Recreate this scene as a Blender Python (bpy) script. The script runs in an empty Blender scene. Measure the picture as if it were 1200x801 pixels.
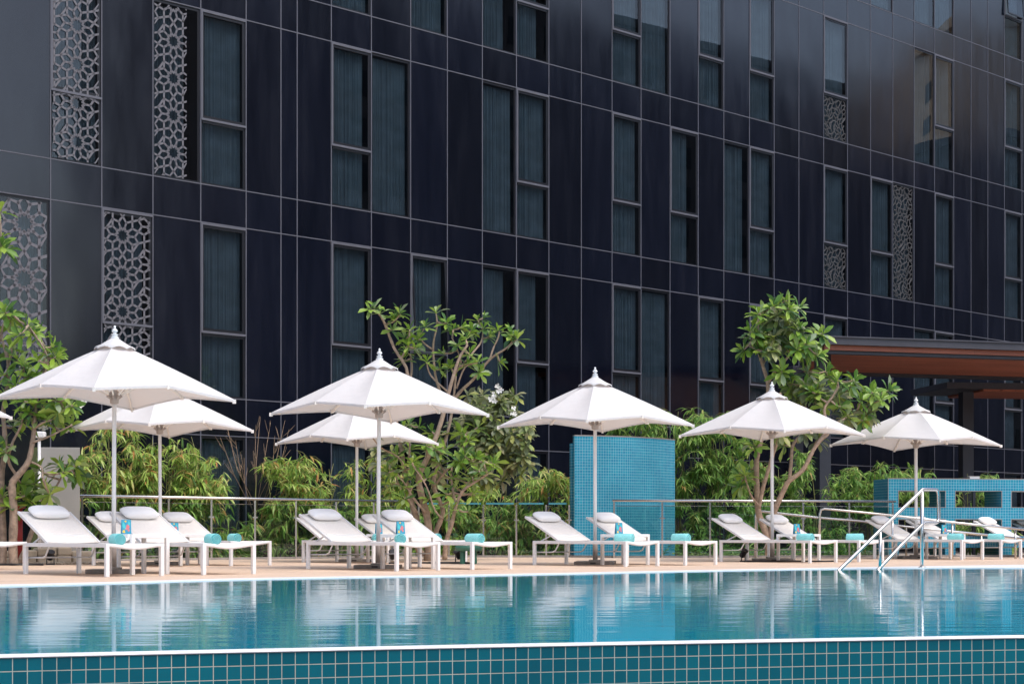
import bpy, bmesh, math, random
from mathutils import Vector, Matrix
R = math.radians
random.seed(11)
SC = bpy.context.scene
COL = SC.collection

# ------------------------------------------------------------------ survey of the place
EYE = 0.47; F = 2000.0; HZ = 624.7            # eye height, focal length and horizon of the photograph
TH = math.atan2(2000.0, 2096.0)               # bearing of the facade, the loungers and the parasols
CT, ST = math.cos(TH), math.sin(TH)
E1 = Vector((CT, ST, 0)); E2 = Vector((-ST, CT, 0))
VF = 28.62                                    # facade distance along E2
def W(s, v, z=0.0):
    return Vector((s*CT - v*ST, s*ST + v*CT, z))
def at(x, y, Y):
    return Vector(((x-600)/F*Y, Y, EYE + (HZ-y)/F*Y))
def onv(x, v):
    u = (x-600)/F; Y = v/(CT-ST*u)
    return (CT*u+ST)*Y
def gr(x, dy):                                # ground point seen dy below the horizon
    Y = F*EYE/dy
    return Vector(((x-600)/F*Y, Y, 0))

# ------------------------------------------------------------------ mesh builder
class MB:
    def __init__(s): s.v=[]; s.f=[]; s.uv=[]; s.sm=[]; s.mi=[]
    def add(s, vs, fs, uvs=None, smooth=False, mi=0):
        b=len(s.v); s.v += [Vector(p) for p in vs]
        for k,f in enumerate(fs):
            s.f.append([b+i for i in f]); s.uv.append(uvs[k] if uvs else None); s.sm.append(smooth); s.mi.append(mi)
    def box(s, lo, hi, M=None, bev=0.0, mi=0):
        bm=bmesh.new(); bmesh.ops.create_cube(bm,size=1)
        lo=Vector(lo); hi=Vector(hi); c=(lo+hi)/2; d=hi-lo
        for q in bm.verts: q.co=Vector((q.co.x*d.x,q.co.y*d.y,q.co.z*d.z))+c
        if bev>0: bmesh.ops.bevel(bm,geom=bm.edges[:],offset=bev,segments=2,affect='EDGES',profile=.5)
        if M is not None: bm.transform(M)
        bm.verts.index_update()
        s.add([q.co.copy() for q in bm.verts],[[q.index for q in f.verts] for f in bm.faces],mi=mi)
        bm.free()
    def bar(s, a, b, w, h=None, up=(0,0,1), bev=0.0, mi=0):
        a=Vector(a); b=Vector(b); d=(b-a); L=d.length; d.normalize(); up=Vector(up)
        sx=d.cross(up)
        if sx.length<1e-4: sx=d.cross(Vector((1,0,0)))
        sx.normalize(); sz=sx.cross(d); h=h or w
        M=Matrix.Translation(a) @ Matrix((sx,d,sz)).transposed().to_4x4()
        s.box((-w/2,0,-h/2),(w/2,L,h/2),M,bev,mi)
    def tube(s, pts, r, n=8, cap=True, mi=0):
        pts=[Vector(p) for p in pts]; m=len(pts)
        rr=r if isinstance(r,(list,tuple)) else [r]*m
        prev=None; vs=[]
        for i,p in enumerate(pts):
            d=(pts[min(i+1,m-1)]-pts[max(i-1,0)])
            if d.length<1e-6: d=Vector((0,0,1))
            d.normalize()
            if prev is None:
                a=d.cross(Vector((0,0,1)))
                if a.length<1e-3: a=d.cross(Vector((1,0,0)))
            else:
                a=prev-d*prev.dot(d)
            a.normalize(); prev=a; b=d.cross(a)
            for k in range(n):
                t=2*math.pi*k/n; vs.append(p+(a*math.cos(t)+b*math.sin(t))*rr[i])
        fs=[]
        for i in range(m-1):
            for k in range(n):
                k2=(k+1)%n; fs.append([i*n+k,i*n+k2,(i+1)*n+k2,(i+1)*n+k])
        if cap: fs.append(list(range(n))[::-1]); fs.append([(m-1)*n+k for k in range(n)])
        s.add(vs,fs,smooth=True,mi=mi)
    def lathe(s, prof, c=(0,0,0), n=16, M=None, mi=0):
        c=Vector(c); vs=[]; m=len(prof)
        for (r,z) in prof:
            for k in range(n):
                t=2*math.pi*k/n; p=c+Vector((r*math.cos(t),r*math.sin(t),z)); vs.append(M@p if M else p)
        fs=[[i*n+k,i*n+(k+1)%n,(i+1)*n+(k+1)%n,(i+1)*n+k] for i in range(m-1) for k in range(n)]
        fs.append(list(range(n))[::-1]); fs.append([(m-1)*n+k for k in range(n)])
        s.add(vs,fs,smooth=True,mi=mi)
    def quad(s,a,b,c,d,uv=None,mi=0):
        s.add([a,b,c,d],[[0,1,2,3]],[uv] if uv else None,mi=mi)
    def build(s, name, mats, parent=None, loc=None, autosm=False):
        me=bpy.data.meshes.new(name)
        me.from_pydata([tuple(p) for p in s.v],[],s.f)
        if any(s.uv):
            l=me.uv_layers.new(name='UVMap'); i=0
            for k,f in enumerate(s.f):
                u=s.uv[k]
                for j in range(len(f)):
                    if u: l.data[i].uv=u[j]
                    i+=1
        me.polygons.foreach_set('use_smooth',s.sm)
        if not isinstance(mats,(list,tuple)): mats=[mats]
        for m in mats: me.materials.append(m)
        me.polygons.foreach_set('material_index',s.mi)
        me.update()
        o=bpy.data.objects.new(name,me); COL.objects.link(o)
        if parent is not None: o.parent=parent
        if loc is not None: o.location=loc
        return o

def thing(name,label,cat,loc=(0,0,0),rz=0,group=None):
    o=bpy.data.objects.new(name,None); COL.objects.link(o); o.empty_display_size=.2
    o.location=loc; o.rotation_euler=(0,0,rz); tag(o,label,cat,group); return o
def tag(o,label,cat,group=None):
    o['label']=label; o['category']=cat
    if group: o['group']=group
    return o
def struct(o): o['kind']='structure'; return o
def dup(root,loc,rz,label):
    r=root.copy(); COL.objects.link(r); r.location=loc; r.rotation_euler=(0,0,rz); r['label']=label
    def rec(a,b):
        for ch in list(KIDS.get(a.name,[])):
            c=ch.copy(); COL.objects.link(c); c.parent=b; KIDS.setdefault(b.name,[]).append(c); rec(ch,c)
    rec(root,r); return r
KIDS={}
def index_kids(root):
    KIDS[root.name]=[o for o in COL.objects if o.parent is root]
    for c in KIDS[root.name]: index_kids(c)

# ------------------------------------------------------------------ materials
def nmat(name):
    m=bpy.data.materials.new(name); m.use_nodes=True; nt=m.node_tree
    for n in list(nt.nodes): nt.nodes.remove(n)
    out=nt.nodes.new('ShaderNodeOutputMaterial')
    return m,nt,out
def N(nt,t,**kw):
    n=nt.nodes.new(t)
    for k,v in kw.items():
        if k in n.inputs.keys() if isinstance(k,str) else False: n.inputs[k].default_value=v
        else: setattr(n,k,v)
    return n
def L(nt,a,b): nt.links.new(a,b)
def ramp(nt,fac,stops):
    r=nt.nodes.new('ShaderNodeValToRGB'); e=r.color_ramp.elements
    while len(e)<len(stops): e.new(.5)
    for i,(p,c) in enumerate(stops): e[i].position=p; e[i].color=(*c,1)
    L(nt,fac,r.inputs[0]); return r
def pbr(name,col,rough=.5,metal=0,spec=.5,noise=None,bump=None,coord='Object'):
    m,nt,out=nmat(name); b=nt.nodes.new('ShaderNodeBsdfPrincipled')
    b.inputs['Base Color'].default_value=(*col,1); b.inputs['Roughness'].default_value=rough
    b.inputs['Metallic'].default_value=metal; b.inputs['Specular IOR Level'].default_value=spec
    L(nt,b.outputs[0],out.inputs[0])
    if noise or bump:
        tc=nt.nodes.new('ShaderNodeTexCoord')
    if noise:
        sc,amt=noise
        n=nt.nodes.new('ShaderNodeTexNoise'); n.inputs['Scale'].default_value=sc; n.inputs['Detail'].default_value=5
        L(nt,tc.outputs[coord],n.inputs['Vector'])
        lo=tuple(c*(1-amt) for c in col); hi=tuple(min(1,c*(1+amt)) for c in col)
        r=ramp(nt,n.outputs['Fac'],[(.3,lo),(.7,hi)]); L(nt,r.outputs[0],b.inputs['Base Color'])
    if bump:
        sc,st=bump
        n=nt.nodes.new('ShaderNodeTexNoise'); n.inputs['Scale'].default_value=sc; n.inputs['Detail'].default_value=4
        L(nt,tc.outputs[coord],n.inputs['Vector'])
        bp=nt.nodes.new('ShaderNodeBump'); bp.inputs['Strength'].default_value=st; bp.inputs['Distance'].default_value=.01
        L(nt,n.outputs['Fac'],bp.inputs['Height']); L(nt,bp.outputs[0],b.inputs['Normal'])
    return m
def tile_mat(name,c1,c2,grout,pitch,mortar,rough=.18):
    m,nt,out=nmat(name); b=nt.nodes.new('ShaderNodeBsdfPrincipled')
    uv=nt.nodes.new('ShaderNodeUVMap')
    br=nt.nodes.new('ShaderNodeTexBrick'); br.offset=0; br.squash=1
    br.inputs['Color1'].default_value=(*c1,1); br.inputs['Color2'].default_value=(*c2,1); br.inputs['Mortar'].default_value=(*grout,1)
    br.inputs['Scale'].default_value=1; br.inputs['Mortar Size'].default_value=mortar; br.inputs['Mortar Smooth'].default_value=.1
    br.inputs['Bias'].default_value=0; br.inputs['Brick Width'].default_value=pitch; br.inputs['Row Height'].default_value=pitch
    L(nt,uv.outputs[0],br.inputs['Vector'])
    n=nt.nodes.new('ShaderNodeTexNoise'); n.inputs['Scale'].default_value=1.3; n.inputs['Detail'].default_value=6; L(nt,uv.outputs[0],n.inputs['Vector'])
    mx=nt.nodes.new('ShaderNodeMix'); mx.data_type='RGBA'; mx.blend_type='MULTIPLY'; mx.inputs['Factor'].default_value=1
    r=ramp(nt,n.outputs['Fac'],[(.25,(.70,.74,.78)),(.72,(1,1,1))])
    L(nt,br.outputs['Color'],mx.inputs[6]); L(nt,r.outputs[0],mx.inputs[7]); L(nt,mx.outputs[2],b.inputs['Base Color'])
    rr=nt.nodes.new('ShaderNodeMapRange'); rr.inputs[3].default_value=rough; rr.inputs[4].default_value=.8
    L(nt,br.outputs['Fac'],rr.inputs[0]); L(nt,rr.outputs[0],b.inputs['Roughness'])
    bp=nt.nodes.new('ShaderNodeBump'); bp.invert=True; bp.inputs['Strength'].default_value=.6; bp.inputs['Distance'].default_value=.002
    L(nt,br.outputs['Fac'],bp.inputs['Height']); L(nt,bp.outputs[0],b.inputs['Normal'])
    L(nt,b.outputs[0],out.inputs[0]); return m
def leaf_mat(name,stops,rough=.45,trans=.3):
    m,nt,out=nmat(name); g=nt.nodes.new('ShaderNodeNewGeometry')
    r=ramp(nt,g.outputs['Random Per Island'],stops)
    b=nt.nodes.new('ShaderNodeBsdfPrincipled'); b.inputs['Roughness'].default_value=rough; b.inputs['Specular IOR Level'].default_value=.4
    t=nt.nodes.new('ShaderNodeBsdfTranslucent'); mx=nt.nodes.new('ShaderNodeMixShader'); mx.inputs[0].default_value=trans
    L(nt,r.outputs[0],b.inputs['Base Color']); L(nt,r.outputs[0],t.inputs[0])
    L(nt,b.outputs[0],mx.inputs[1]); L(nt,t.outputs[0],mx.inputs[2]); L(nt,mx.outputs[0],out.inputs[0]); return m
def glass_mat(name,tint,ior=1.5,rough=0.0,bump=None):
    m,nt,out=nmat(name); t=nt.nodes.new('ShaderNodeBsdfTransparent'); t.inputs[0].default_value=(*tint,1)
    g=nt.nodes.new('ShaderNodeBsdfGlossy'); g.inputs['Roughness'].default_value=rough
    fr=nt.nodes.new('ShaderNodeFresnel'); fr.inputs[0].default_value=ior
    mx=nt.nodes.new('ShaderNodeMixShader')
    ge=nt.nodes.new('ShaderNodeNewGeometry'); mr=nt.nodes.new('ShaderNodeMapRange'); mr.inputs[3].default_value=ior; mr.inputs[4].default_value=1/ior
    L(nt,ge.outputs['Backfacing'],mr.inputs[0]); L(nt,mr.outputs[0],fr.inputs[0])
    L(nt,fr.outputs[0],mx.inputs[0]); L(nt,t.outputs[0],mx.inputs[1]); L(nt,g.outputs[0],mx.inputs[2]); L(nt,mx.outputs[0],out.inputs[0])
    if bump:
        tc=nt.nodes.new('ShaderNodeTexCoord'); n=nt.nodes.new('ShaderNodeTexNoise'); n.inputs['Scale'].default_value=bump[0]; n.inputs['Detail'].default_value=1
        L(nt,tc.outputs['Object'],n.inputs['Vector']); bp=nt.nodes.new('ShaderNodeBump'); bp.inputs['Strength'].default_value=bump[1]; bp.inputs['Distance'].default_value=.05
        L(nt,n.outputs['Fac'],bp.inputs['Height']); L(nt,bp.outputs[0],g.inputs['Normal'])
    return m

M={}
M['white']=pbr('white_powder_coat',(.81,.80,.785),.35,noise=(6,.03))
M['frame_shade']=pbr('taupe_metal',(.42,.36,.32),.45,noise=(8,.08))
M['sling']=pbr('cream_sling',(.87,.815,.745),.85,noise=(40,.04),bump=(250,.3))
M['pillow']=pbr('white_cotton',(.90,.885,.865),.9,bump=(12,.5))
M['towel']=pbr('aqua_towel',(.28,.72,.72),.95,noise=(60,.15),bump=(300,.8))
M['towel_shade']=pbr('aqua_towel_fold_shade',(.09,.43,.46),.95)
M['steel']=pbr('brushed_steel',(.62,.60,.57),.24,metal=1,noise=(5,.06))
M['steelpanel']=pbr('satin_steel_panel',(.46,.44,.40),.42,metal=.6,noise=(1.2,.12))
M['concrete']=pbr('grey_concrete',(.27,.25,.23),.85,noise=(9,.2),bump=(40,.5))
M['black']=pbr('black_plastic',(.02,.02,.022),.45)
M['red']=pbr('red_paint',(.36,.03,.03),.4,noise=(5,.15))
M['green']=pbr('green_plastic',(.05,.17,.11),.5,noise=(5,.15))
M['trim']=pbr('white_pool_trim',(.82,.81,.80),.5,noise=(3,.04))
M['bark']=pbr('pale_bark',(.40,.29,.21),.85,noise=(14,.3),bump=(30,.9))
M['bark2']=pbr('grey_bark',(.32,.24,.18),.85,noise=(14,.35),bump=(30,.9))
M['culm']=pbr('bamboo_culm',(.20,.20,.06),.6,noise=(9,.35))
M['twig']=pbr('dry_twig',(.28,.19,.12),.85,noise=(14,.3))
M['soil']=pbr('dark_soil',(.05,.04,.03),.95,noise=(4,.4),bump=(15,.8))
M['gravel']=pbr('pale_gravel',(.42,.34,.25),.95,noise=(35,.4),bump=(60,1))
M['stone']=pbr('limestone',(.50,.41,.30),.9,noise=(3,.2),bump=(9,1.))
M['flower']=pbr('white_petal',(.85,.83,.78),.6)
M['metal_dark']=pbr('dark_graphite_steel',(.035,.037,.048),.45,noise=(2,.15))
M['fascia']=pbr('graphite_fascia',(.055,.055,.068),.45,noise=(2,.1))
M['frame']=pbr('black_window_frame',(.006,.006,.009),.35)
M['joint']=pbr('silver_joint',(.105,.105,.125),.45,noise=(2,.12))
M['curtain']=pbr('teal_grey_curtain',(.46,.455,.47),.95,noise=(3,.18))
M['interior']=pbr('dark_room',(.01,.012,.014),.9)
M['screen']=pbr('silver_lattice_film',(.135,.13,.145),.6)
M['reflected_lattice']=pbr('lattice_reflection',(.085,.083,.085),.6)
M['glass']=glass_mat('tinted_window_glass',(.49,.555,.59),1.55,.0,(.35,.14))
M['clear']=glass_mat('balustrade_glass',(.80,.90,.88),1.45)
M['edgeglass']=pbr('glass_edge',(.08,.28,.33),.15)
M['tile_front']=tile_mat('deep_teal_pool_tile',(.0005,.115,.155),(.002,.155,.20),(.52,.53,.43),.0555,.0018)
M['tile_basin']=tile_mat('teal_basin_tile',(.010,.27,.36),(.012,.32,.41),(.42,.48,.46),.0555,.0018,.4)
M['tile_wall']=tile_mat('turquoise_mosaic',(.012,.25,.40),(.02,.32,.45),(.33,.56,.62),.0555,.0030,.25)
M['copper']=pbr('tile_edge_trim',(.36,.31,.28),.4,metal=.5)
M['card']=pbr('card_teal',(.03,.28,.42),.5)
M['card_y']=pbr('card_yellow',(.75,.50,.05),.5)
M['card_p']=pbr('card_coral',(.60,.17,.18),.5)
M['card_g']=pbr('card_turquoise',(.05,.48,.50),.5)
M['plume']=leaf_mat('frangipani_leaf',[(0,(.07,.15,.06)),(.3,(.14,.28,.05)),(.65,(.30,.45,.06)),(.82,(.40,.54,.12)),(1,(.30,.38,.26))],.32,.3)
M['plumelo']=leaf_mat('dusty_frangipani_leaf',[(0,(.11,.14,.07)),(.3,(.19,.22,.12)),(.6,(.24,.32,.08)),(.85,(.36,.33,.20)),(1,(.42,.46,.08))],.4,.25)
M['bamboo']=leaf_mat('bamboo_leaf',[(0,(.09,.19,.04)),(.3,(.24,.40,.07)),(.6,(.42,.58,.11)),(.80,(.58,.66,.22)),(.90,(.56,.44,.15)),(1,(.58,.25,.08))],.5,.4)
M['bamboog']=leaf_mat('green_bamboo_leaf',[(0,(.07,.18,.04)),(.4,(.19,.36,.07)),(.8,(.36,.54,.11)),(.96,(.52,.62,.20)),(1,(.45,.30,.1))],.5,.4)
M['cover']=leaf_mat('ground_cover_leaf',[(0,(.03,.09,.02)),(.6,(.09,.20,.03)),(1,(.18,.32,.05))],.5,.3)
M['tan']=pbr('sandstone_render',(.80,.62,.46),.8,noise=(.3,.12))
M['shade']=pbr('grey_brown_render',(.20,.17,.17),.8,noise=(.2,.2))
M['bounce_sheet']=pbr('pale_bounce',(.55,.48,.40),.8,noise=(1.5,.1))
M['cream']=pbr('pale_cream_render',(.86,.77,.70),.8,noise=(.2,.08))
M['ground']=pbr('city_ground',(.12,.11,.10),.9,noise=(.05,.3))

def m_canopy():
    m,nt,out=nmat('white_parasol_fabric')
    d=nt.nodes.new('ShaderNodeBsdfPrincipled'); d.inputs['Base Color'].default_value=(.745,.735,.725,1); d.inputs['Roughness'].default_value=.85; d.inputs['Specular IOR Level'].default_value=.2
    t=nt.nodes.new('ShaderNodeBsdfTranslucent'); t.inputs[0].default_value=(.70,.60,.54,1)
    mx=nt.nodes.new('ShaderNodeMixShader'); mx.inputs[0].default_value=.22
    tc=nt.nodes.new('ShaderNodeTexCoord'); n=nt.nodes.new('ShaderNodeTexNoise'); n.inputs['Scale'].default_value=3.5; n.inputs['Detail'].default_value=3
    L(nt,tc.outputs['Object'],n.inputs['Vector']); bp=nt.nodes.new('ShaderNodeBump'); bp.inputs['Strength'].default_value=.35; bp.inputs['Distance'].default_value=.04
    L(nt,n.outputs['Fac'],bp.inputs['Height']); L(nt,bp.outputs[0],d.inputs['Normal'])
    L(nt,d.outputs[0],mx.inputs[1]); L(nt,t.outputs[0],mx.inputs[2]); L(nt,mx.outputs[0],out.inputs[0]); return m
M['canopy']=m_canopy()

def m_clad():
    m,nt,out=nmat('black_glossy_cladding'); b=nt.nodes.new('ShaderNodeBsdfPrincipled')
    g=nt.nodes.new('ShaderNodeNewGeometry'); tc=nt.nodes.new('ShaderNodeTexCoord')
    mp=nt.nodes.new('ShaderNodeMapping'); mp.inputs['Scale'].default_value=(1,1,.18)
    n=nt.nodes.new('ShaderNodeTexNoise'); n.inputs['Scale'].default_value=2.2; n.inputs['Detail'].default_value=8; n.inputs['Roughness'].default_value=.65
    L(nt,tc.outputs['Object'],mp.inputs[0]); L(nt,mp.outputs[0],n.inputs['Vector'])
    r=ramp(nt,n.outputs['Fac'],[(.28,(.0015,.0026,.0072)),(.52,(.0032,.0045,.0108)),(.8,(.0085,.0095,.017))])
    hs=nt.nodes.new('ShaderNodeHueSaturation'); vr=nt.nodes.new('ShaderNodeMapRange'); vr.inputs[3].default_value=.6; vr.inputs[4].default_value=1.2
    L(nt,g.outputs['Random Per Island'],vr.inputs[0]); L(nt,vr.outputs[0],hs.inputs['Value']); L(nt,r.outputs[0],hs.inputs['Color'])
    L(nt,hs.outputs[0],b.inputs['Base Color'])
    rr=nt.nodes.new('ShaderNodeMapRange'); rr.inputs[3].default_value=.05; rr.inputs[4].default_value=.24; L(nt,n.outputs['Fac'],rr.inputs[0]); L(nt,rr.outputs[0],b.inputs['Roughness'])
    b.inputs['Specular IOR Level'].default_value=.72
    n2=nt.nodes.new('ShaderNodeTexNoise'); n2.inputs['Scale'].default_value=.5; n2.inputs['Detail'].default_value=1
    L(nt,tc.outputs['Object'],n2.inputs['Vector'])
    bp=nt.nodes.new('ShaderNodeBump'); bp.inputs['Strength'].default_value=.25; bp.inputs['Distance'].default_value=.05; L(nt,n2.outputs['Fac'],bp.inputs['Height']); L(nt,bp.outputs[0],b.inputs['Normal'])
    L(nt,b.outputs[0],out.inputs[0]); return m
M['clad']=m_clad()

def m_planks(name,col,width,amt,axis_rot,rough=.6,gap=.5):
    m,nt,out=nmat(name); b=nt.nodes.new('ShaderNodeBsdfPrincipled'); b.inputs['Roughness'].default_value=rough
    tc=nt.nodes.new('ShaderNodeTexCoord'); mp=nt.nodes.new('ShaderNodeMapping'); mp.inputs['Rotation'].default_value=(0,0,axis_rot)
    L(nt,tc.outputs['Object'],mp.inputs[0])
    br=nt.nodes.new('ShaderNodeTexBrick'); br.offset=.37; br.inputs['Scale'].default_value=1
    br.inputs['Brick Width'].default_value=2.2; br.inputs['Row Height'].default_value=width; br.inputs['Mortar Size'].default_value=.006; br.inputs['Mortar Smooth'].default_value=.2
    br.inputs['Color1'].default_value=(*[c*(1-amt) for c in col],1); br.inputs['Color2'].default_value=(*[min(1,c*(1+amt)) for c in col],1); br.inputs['Mortar'].default_value=(*[c*gap for c in col],1)
    L(nt,mp.outputs[0],br.inputs['Vector'])
    m2=nt.nodes.new('ShaderNodeMapping'); m2.inputs['Scale'].default_value=(2,40,2); L(nt,mp.outputs[0],m2.inputs[0])
    n=nt.nodes.new('ShaderNodeTexNoise'); n.inputs['Scale'].default_value=1; n.inputs['Detail'].default_value=6; L(nt,m2.outputs[0],n.inputs['Vector'])
    n3=nt.nodes.new('ShaderNodeTexNoise'); n3.inputs['Scale'].default_value=.9; n3.inputs['Detail'].default_value=6; L(nt,tc.outputs['Object'],n3.inputs['Vector'])
    r=ramp(nt,n.outputs['Fac'],[(.25,(.82,.80,.78)),(.75,(1,1,1))]); r3=ramp(nt,n3.outputs['Fac'],[(.3,(.86,.85,.84)),(.7,(1,1,1))])
    mx=nt.nodes.new('ShaderNodeMix'); mx.data_type='RGBA'; mx.blend_type='MULTIPLY'; mx.inputs['Factor'].default_value=1
    my=nt.nodes.new('ShaderNodeMix'); my.data_type='RGBA'; my.blend_type='MULTIPLY'; my.inputs['Factor'].default_value=1
    L(nt,br.outputs['Color'],mx.inputs[6]); L(nt,r.outputs[0],mx.inputs[7]); L(nt,mx.outputs[2],my.inputs[6]); L(nt,r3.outputs[0],my.inputs[7]); L(nt,my.outputs[2],b.inputs['Base Color'])
    bp=nt.nodes.new('ShaderNodeBump'); bp.invert=True; bp.inputs['Strength'].default_value=.5; bp.inputs['Distance'].default_value=.004
    L(nt,br.outputs['Fac'],bp.inputs['Height']); L(nt,bp.outputs[0],b.inputs['Normal'])
    L(nt,b.outputs[0],out.inputs[0]); return m
M['deck']=m_planks('tan_deck_boards',(.84,.635,.475),.10,.06,-TH,.65,.42)
M['soffit']=m_planks('red_wood_soffit',(.44,.135,.075),.16,.18,-R(16),.5,.6)

def m_water():
    m,nt,out=nmat('pool_water')
    fr=nt.nodes.new('ShaderNodeBsdfRefraction'); fr.inputs['IOR'].default_value=1.33; fr.inputs['Color'].default_value=(.80,.96,.98,1); fr.inputs['Roughness'].default_value=0
    gl=nt.nodes.new('ShaderNodeBsdfGlossy'); gl.inputs['Roughness'].default_value=.045
    fn=nt.nodes.new('ShaderNodeFresnel'); fn.inputs[0].default_value=1.33
    mx=nt.nodes.new('ShaderNodeMixShader')
    tc=nt.nodes.new('ShaderNodeTexCoord')
    def nz(scale,stretch,det):
        mp=nt.nodes.new('ShaderNodeMapping'); mp.inputs['Scale'].default_value=(stretch,1,1); mp.inputs['Rotation'].default_value=(0,0,R(-12))
        n=nt.nodes.new('ShaderNodeTexNoise'); n.inputs['Scale'].default_value=scale; n.inputs['Detail'].default_value=det
        L(nt,tc.outputs['Object'],mp.inputs[0]); L(nt,mp.outputs[0],n.inputs['Vector']); return n
    a=nz(4.2,.30,3); b=nz(.8,.35,1)
    ad=nt.nodes.new('ShaderNodeMath'); ad.operation='MULTIPLY_ADD'; ad.inputs[1].default_value=2.0
    L(nt,b.outputs['Fac'],ad.inputs[0]); L(nt,a.outputs['Fac'],ad.inputs[2])
    bp=nt.nodes.new('ShaderNodeBump'); bp.inputs['Strength'].default_value=1; bp.inputs['Distance'].default_value=.0023
    L(nt,ad.outputs[0],bp.inputs['Height'])
    for n in (fr,gl,fn): L(nt,bp.outputs[0],n.inputs['Normal'])
    df=nt.nodes.new('ShaderNodeBsdfDiffuse'); df.inputs[0].default_value=(.002,.47,.66,1); m1=nt.nodes.new('ShaderNodeMixShader'); m1.inputs[0].default_value=.72
    L(nt,fr.outputs[0],m1.inputs[1]); L(nt,df.outputs[0],m1.inputs[2])
    L(nt,fn.outputs[0],mx.inputs[0]); L(nt,m1.outputs[0],mx.inputs[1]); L(nt,gl.outputs[0],mx.inputs[2]); L(nt,mx.outputs[0],out.inputs[0]); return m
M['water']=m_water()

# ------------------------------------------------------------------ ground, deck, pool
def sheet(name,loop,z,mat,uv=True):
    mb=MB(); vs=[Vector((p[0],p[1],z)) for p in loop]
    mb.add(vs,[list(range(len(vs)))],[[(p.x,p.y) for p in vs]])
    o=mb.build(name,mat)
    bm=bmesh.new(); bm.from_mesh(o.data); bmesh.ops.triangulate(bm,faces=bm.faces[:]); bmesh.ops.recalc_face_normals(bm,faces=bm.faces[:])
    for f in bm.faces:
        if f.normal.z<0: f.normal_flip()
    bm.to_mesh(o.data); bm.free()
    return struct(o)
ZW=-.004
def smoothline(pts,n=6):
    pts=[Vector((p[0],p[1],0)) for p in pts]; out=[]
    for i in range(len(pts)-1):
        p0=pts[max(i-1,0)];p1=pts[i];p2=pts[i+1];p3=pts[min(i+2,len(pts)-1)]
        for k in range(n):
            t=k/n; out.append(.5*((2*p1)+(p2-p0)*t+(2*p0-5*p1+4*p2-p3)*t*t+(3*p1-p0-3*p2+p3)*t**3))
    out.append(pts[-1]); return out
water_edge=smoothline([(-16,7.5),(-9.5,11.8)]+[gr(x,d) for x,d in ((0,61.8),(300,53.6),(600,48.6),(900,42.6),(1080,40.4),(1200,40.5))]+[(9.2,23.6),(13,22.5),(18,20)])
deck_edge=smoothline([(-16,7.8),(-9.6,12.1)]+[gr(x,d) for x,d in ((0,60.2),(300,52.4),(600,47.5),(900,41.5),(1080,38.6),(1200,36.8))]+[(9.6,26.6),(13.5,26.5),(19,24)])
front_out=smoothline([(-14,3.0),(-6.5,5.1)]+[gr(x,d)*1.028 for x,d in ((0,146.1),(300,139.5),(600,133.3),(900,127.8),(1200,122.7))]+[(4.6,8.35),(9,9.3),(18,10)])
def offset(line,d):
    o=[]
    for i,p in enumerate(line):
        t=(line[min(i+1,len(line)-1)]-line[max(i-1,0)]).normalized(); o.append(p+Vector((-t.y,t.x,0))*d)
    return o
front_in=offset(front_out,.06)
# outer terrain, one sheet to the horizon
sheet('ground',[(-900,-900),(900,-900),(900,900),(-900,900)],-1.8,M['ground'])
# deck and planting bed
bed=[W(-30,25.75),W(onv(485,25.75),25.75),Vector((1.15,33.75,0)),Vector((1.95,33.05,0)),Vector((7.75,33.95,0)),Vector((12,34.5,0)),Vector((45,38,0))]
far=[W(70,VF+.3),W(-30,VF+.3)]
sheet('deck',[p for p in deck_edge]+[(26,20),(45,20)]+bed[::-1]+[(-28,-3)],0,M['deck'])
sheet('planting_bed',bed+far,-.06,M['soil'])
sheet('bounce_sheet',[(6.5,39.6),(40,44),(44,60),(12,47.5),(6.5,42.5)],-.05,M['bounce_sheet'])  # pale sheet added out of view to bounce light onto the wood ceiling
mb=MB()
for i in range(len(bed)-1): mb.bar(bed[i]+Vector((0,0,.012)),bed[i+1]+Vector((0,0,.012)),.14,.06)
struct(mb.build('bed_kerb',M['concrete']))
mb=MB()
for i in range(len(deck_edge)-1):
    a,b,c,d=water_edge[i],water_edge[i+1],deck_edge[i+1],deck_edge[i]
    up=Vector((0,0,.006)); dn=Vector((0,0,-.3))
    mb.quad(a+up,b+up,c+up,d+up); mb.quad(a+dn,b+dn,b+up,a+up); mb.quad(d+up,c+up,c+dn,d+dn)
struct(mb.build('pool_edge',M['trim']))
water_o=sheet('water',water_edge[:]+front_in[::-1],ZW,M['water'])
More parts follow.
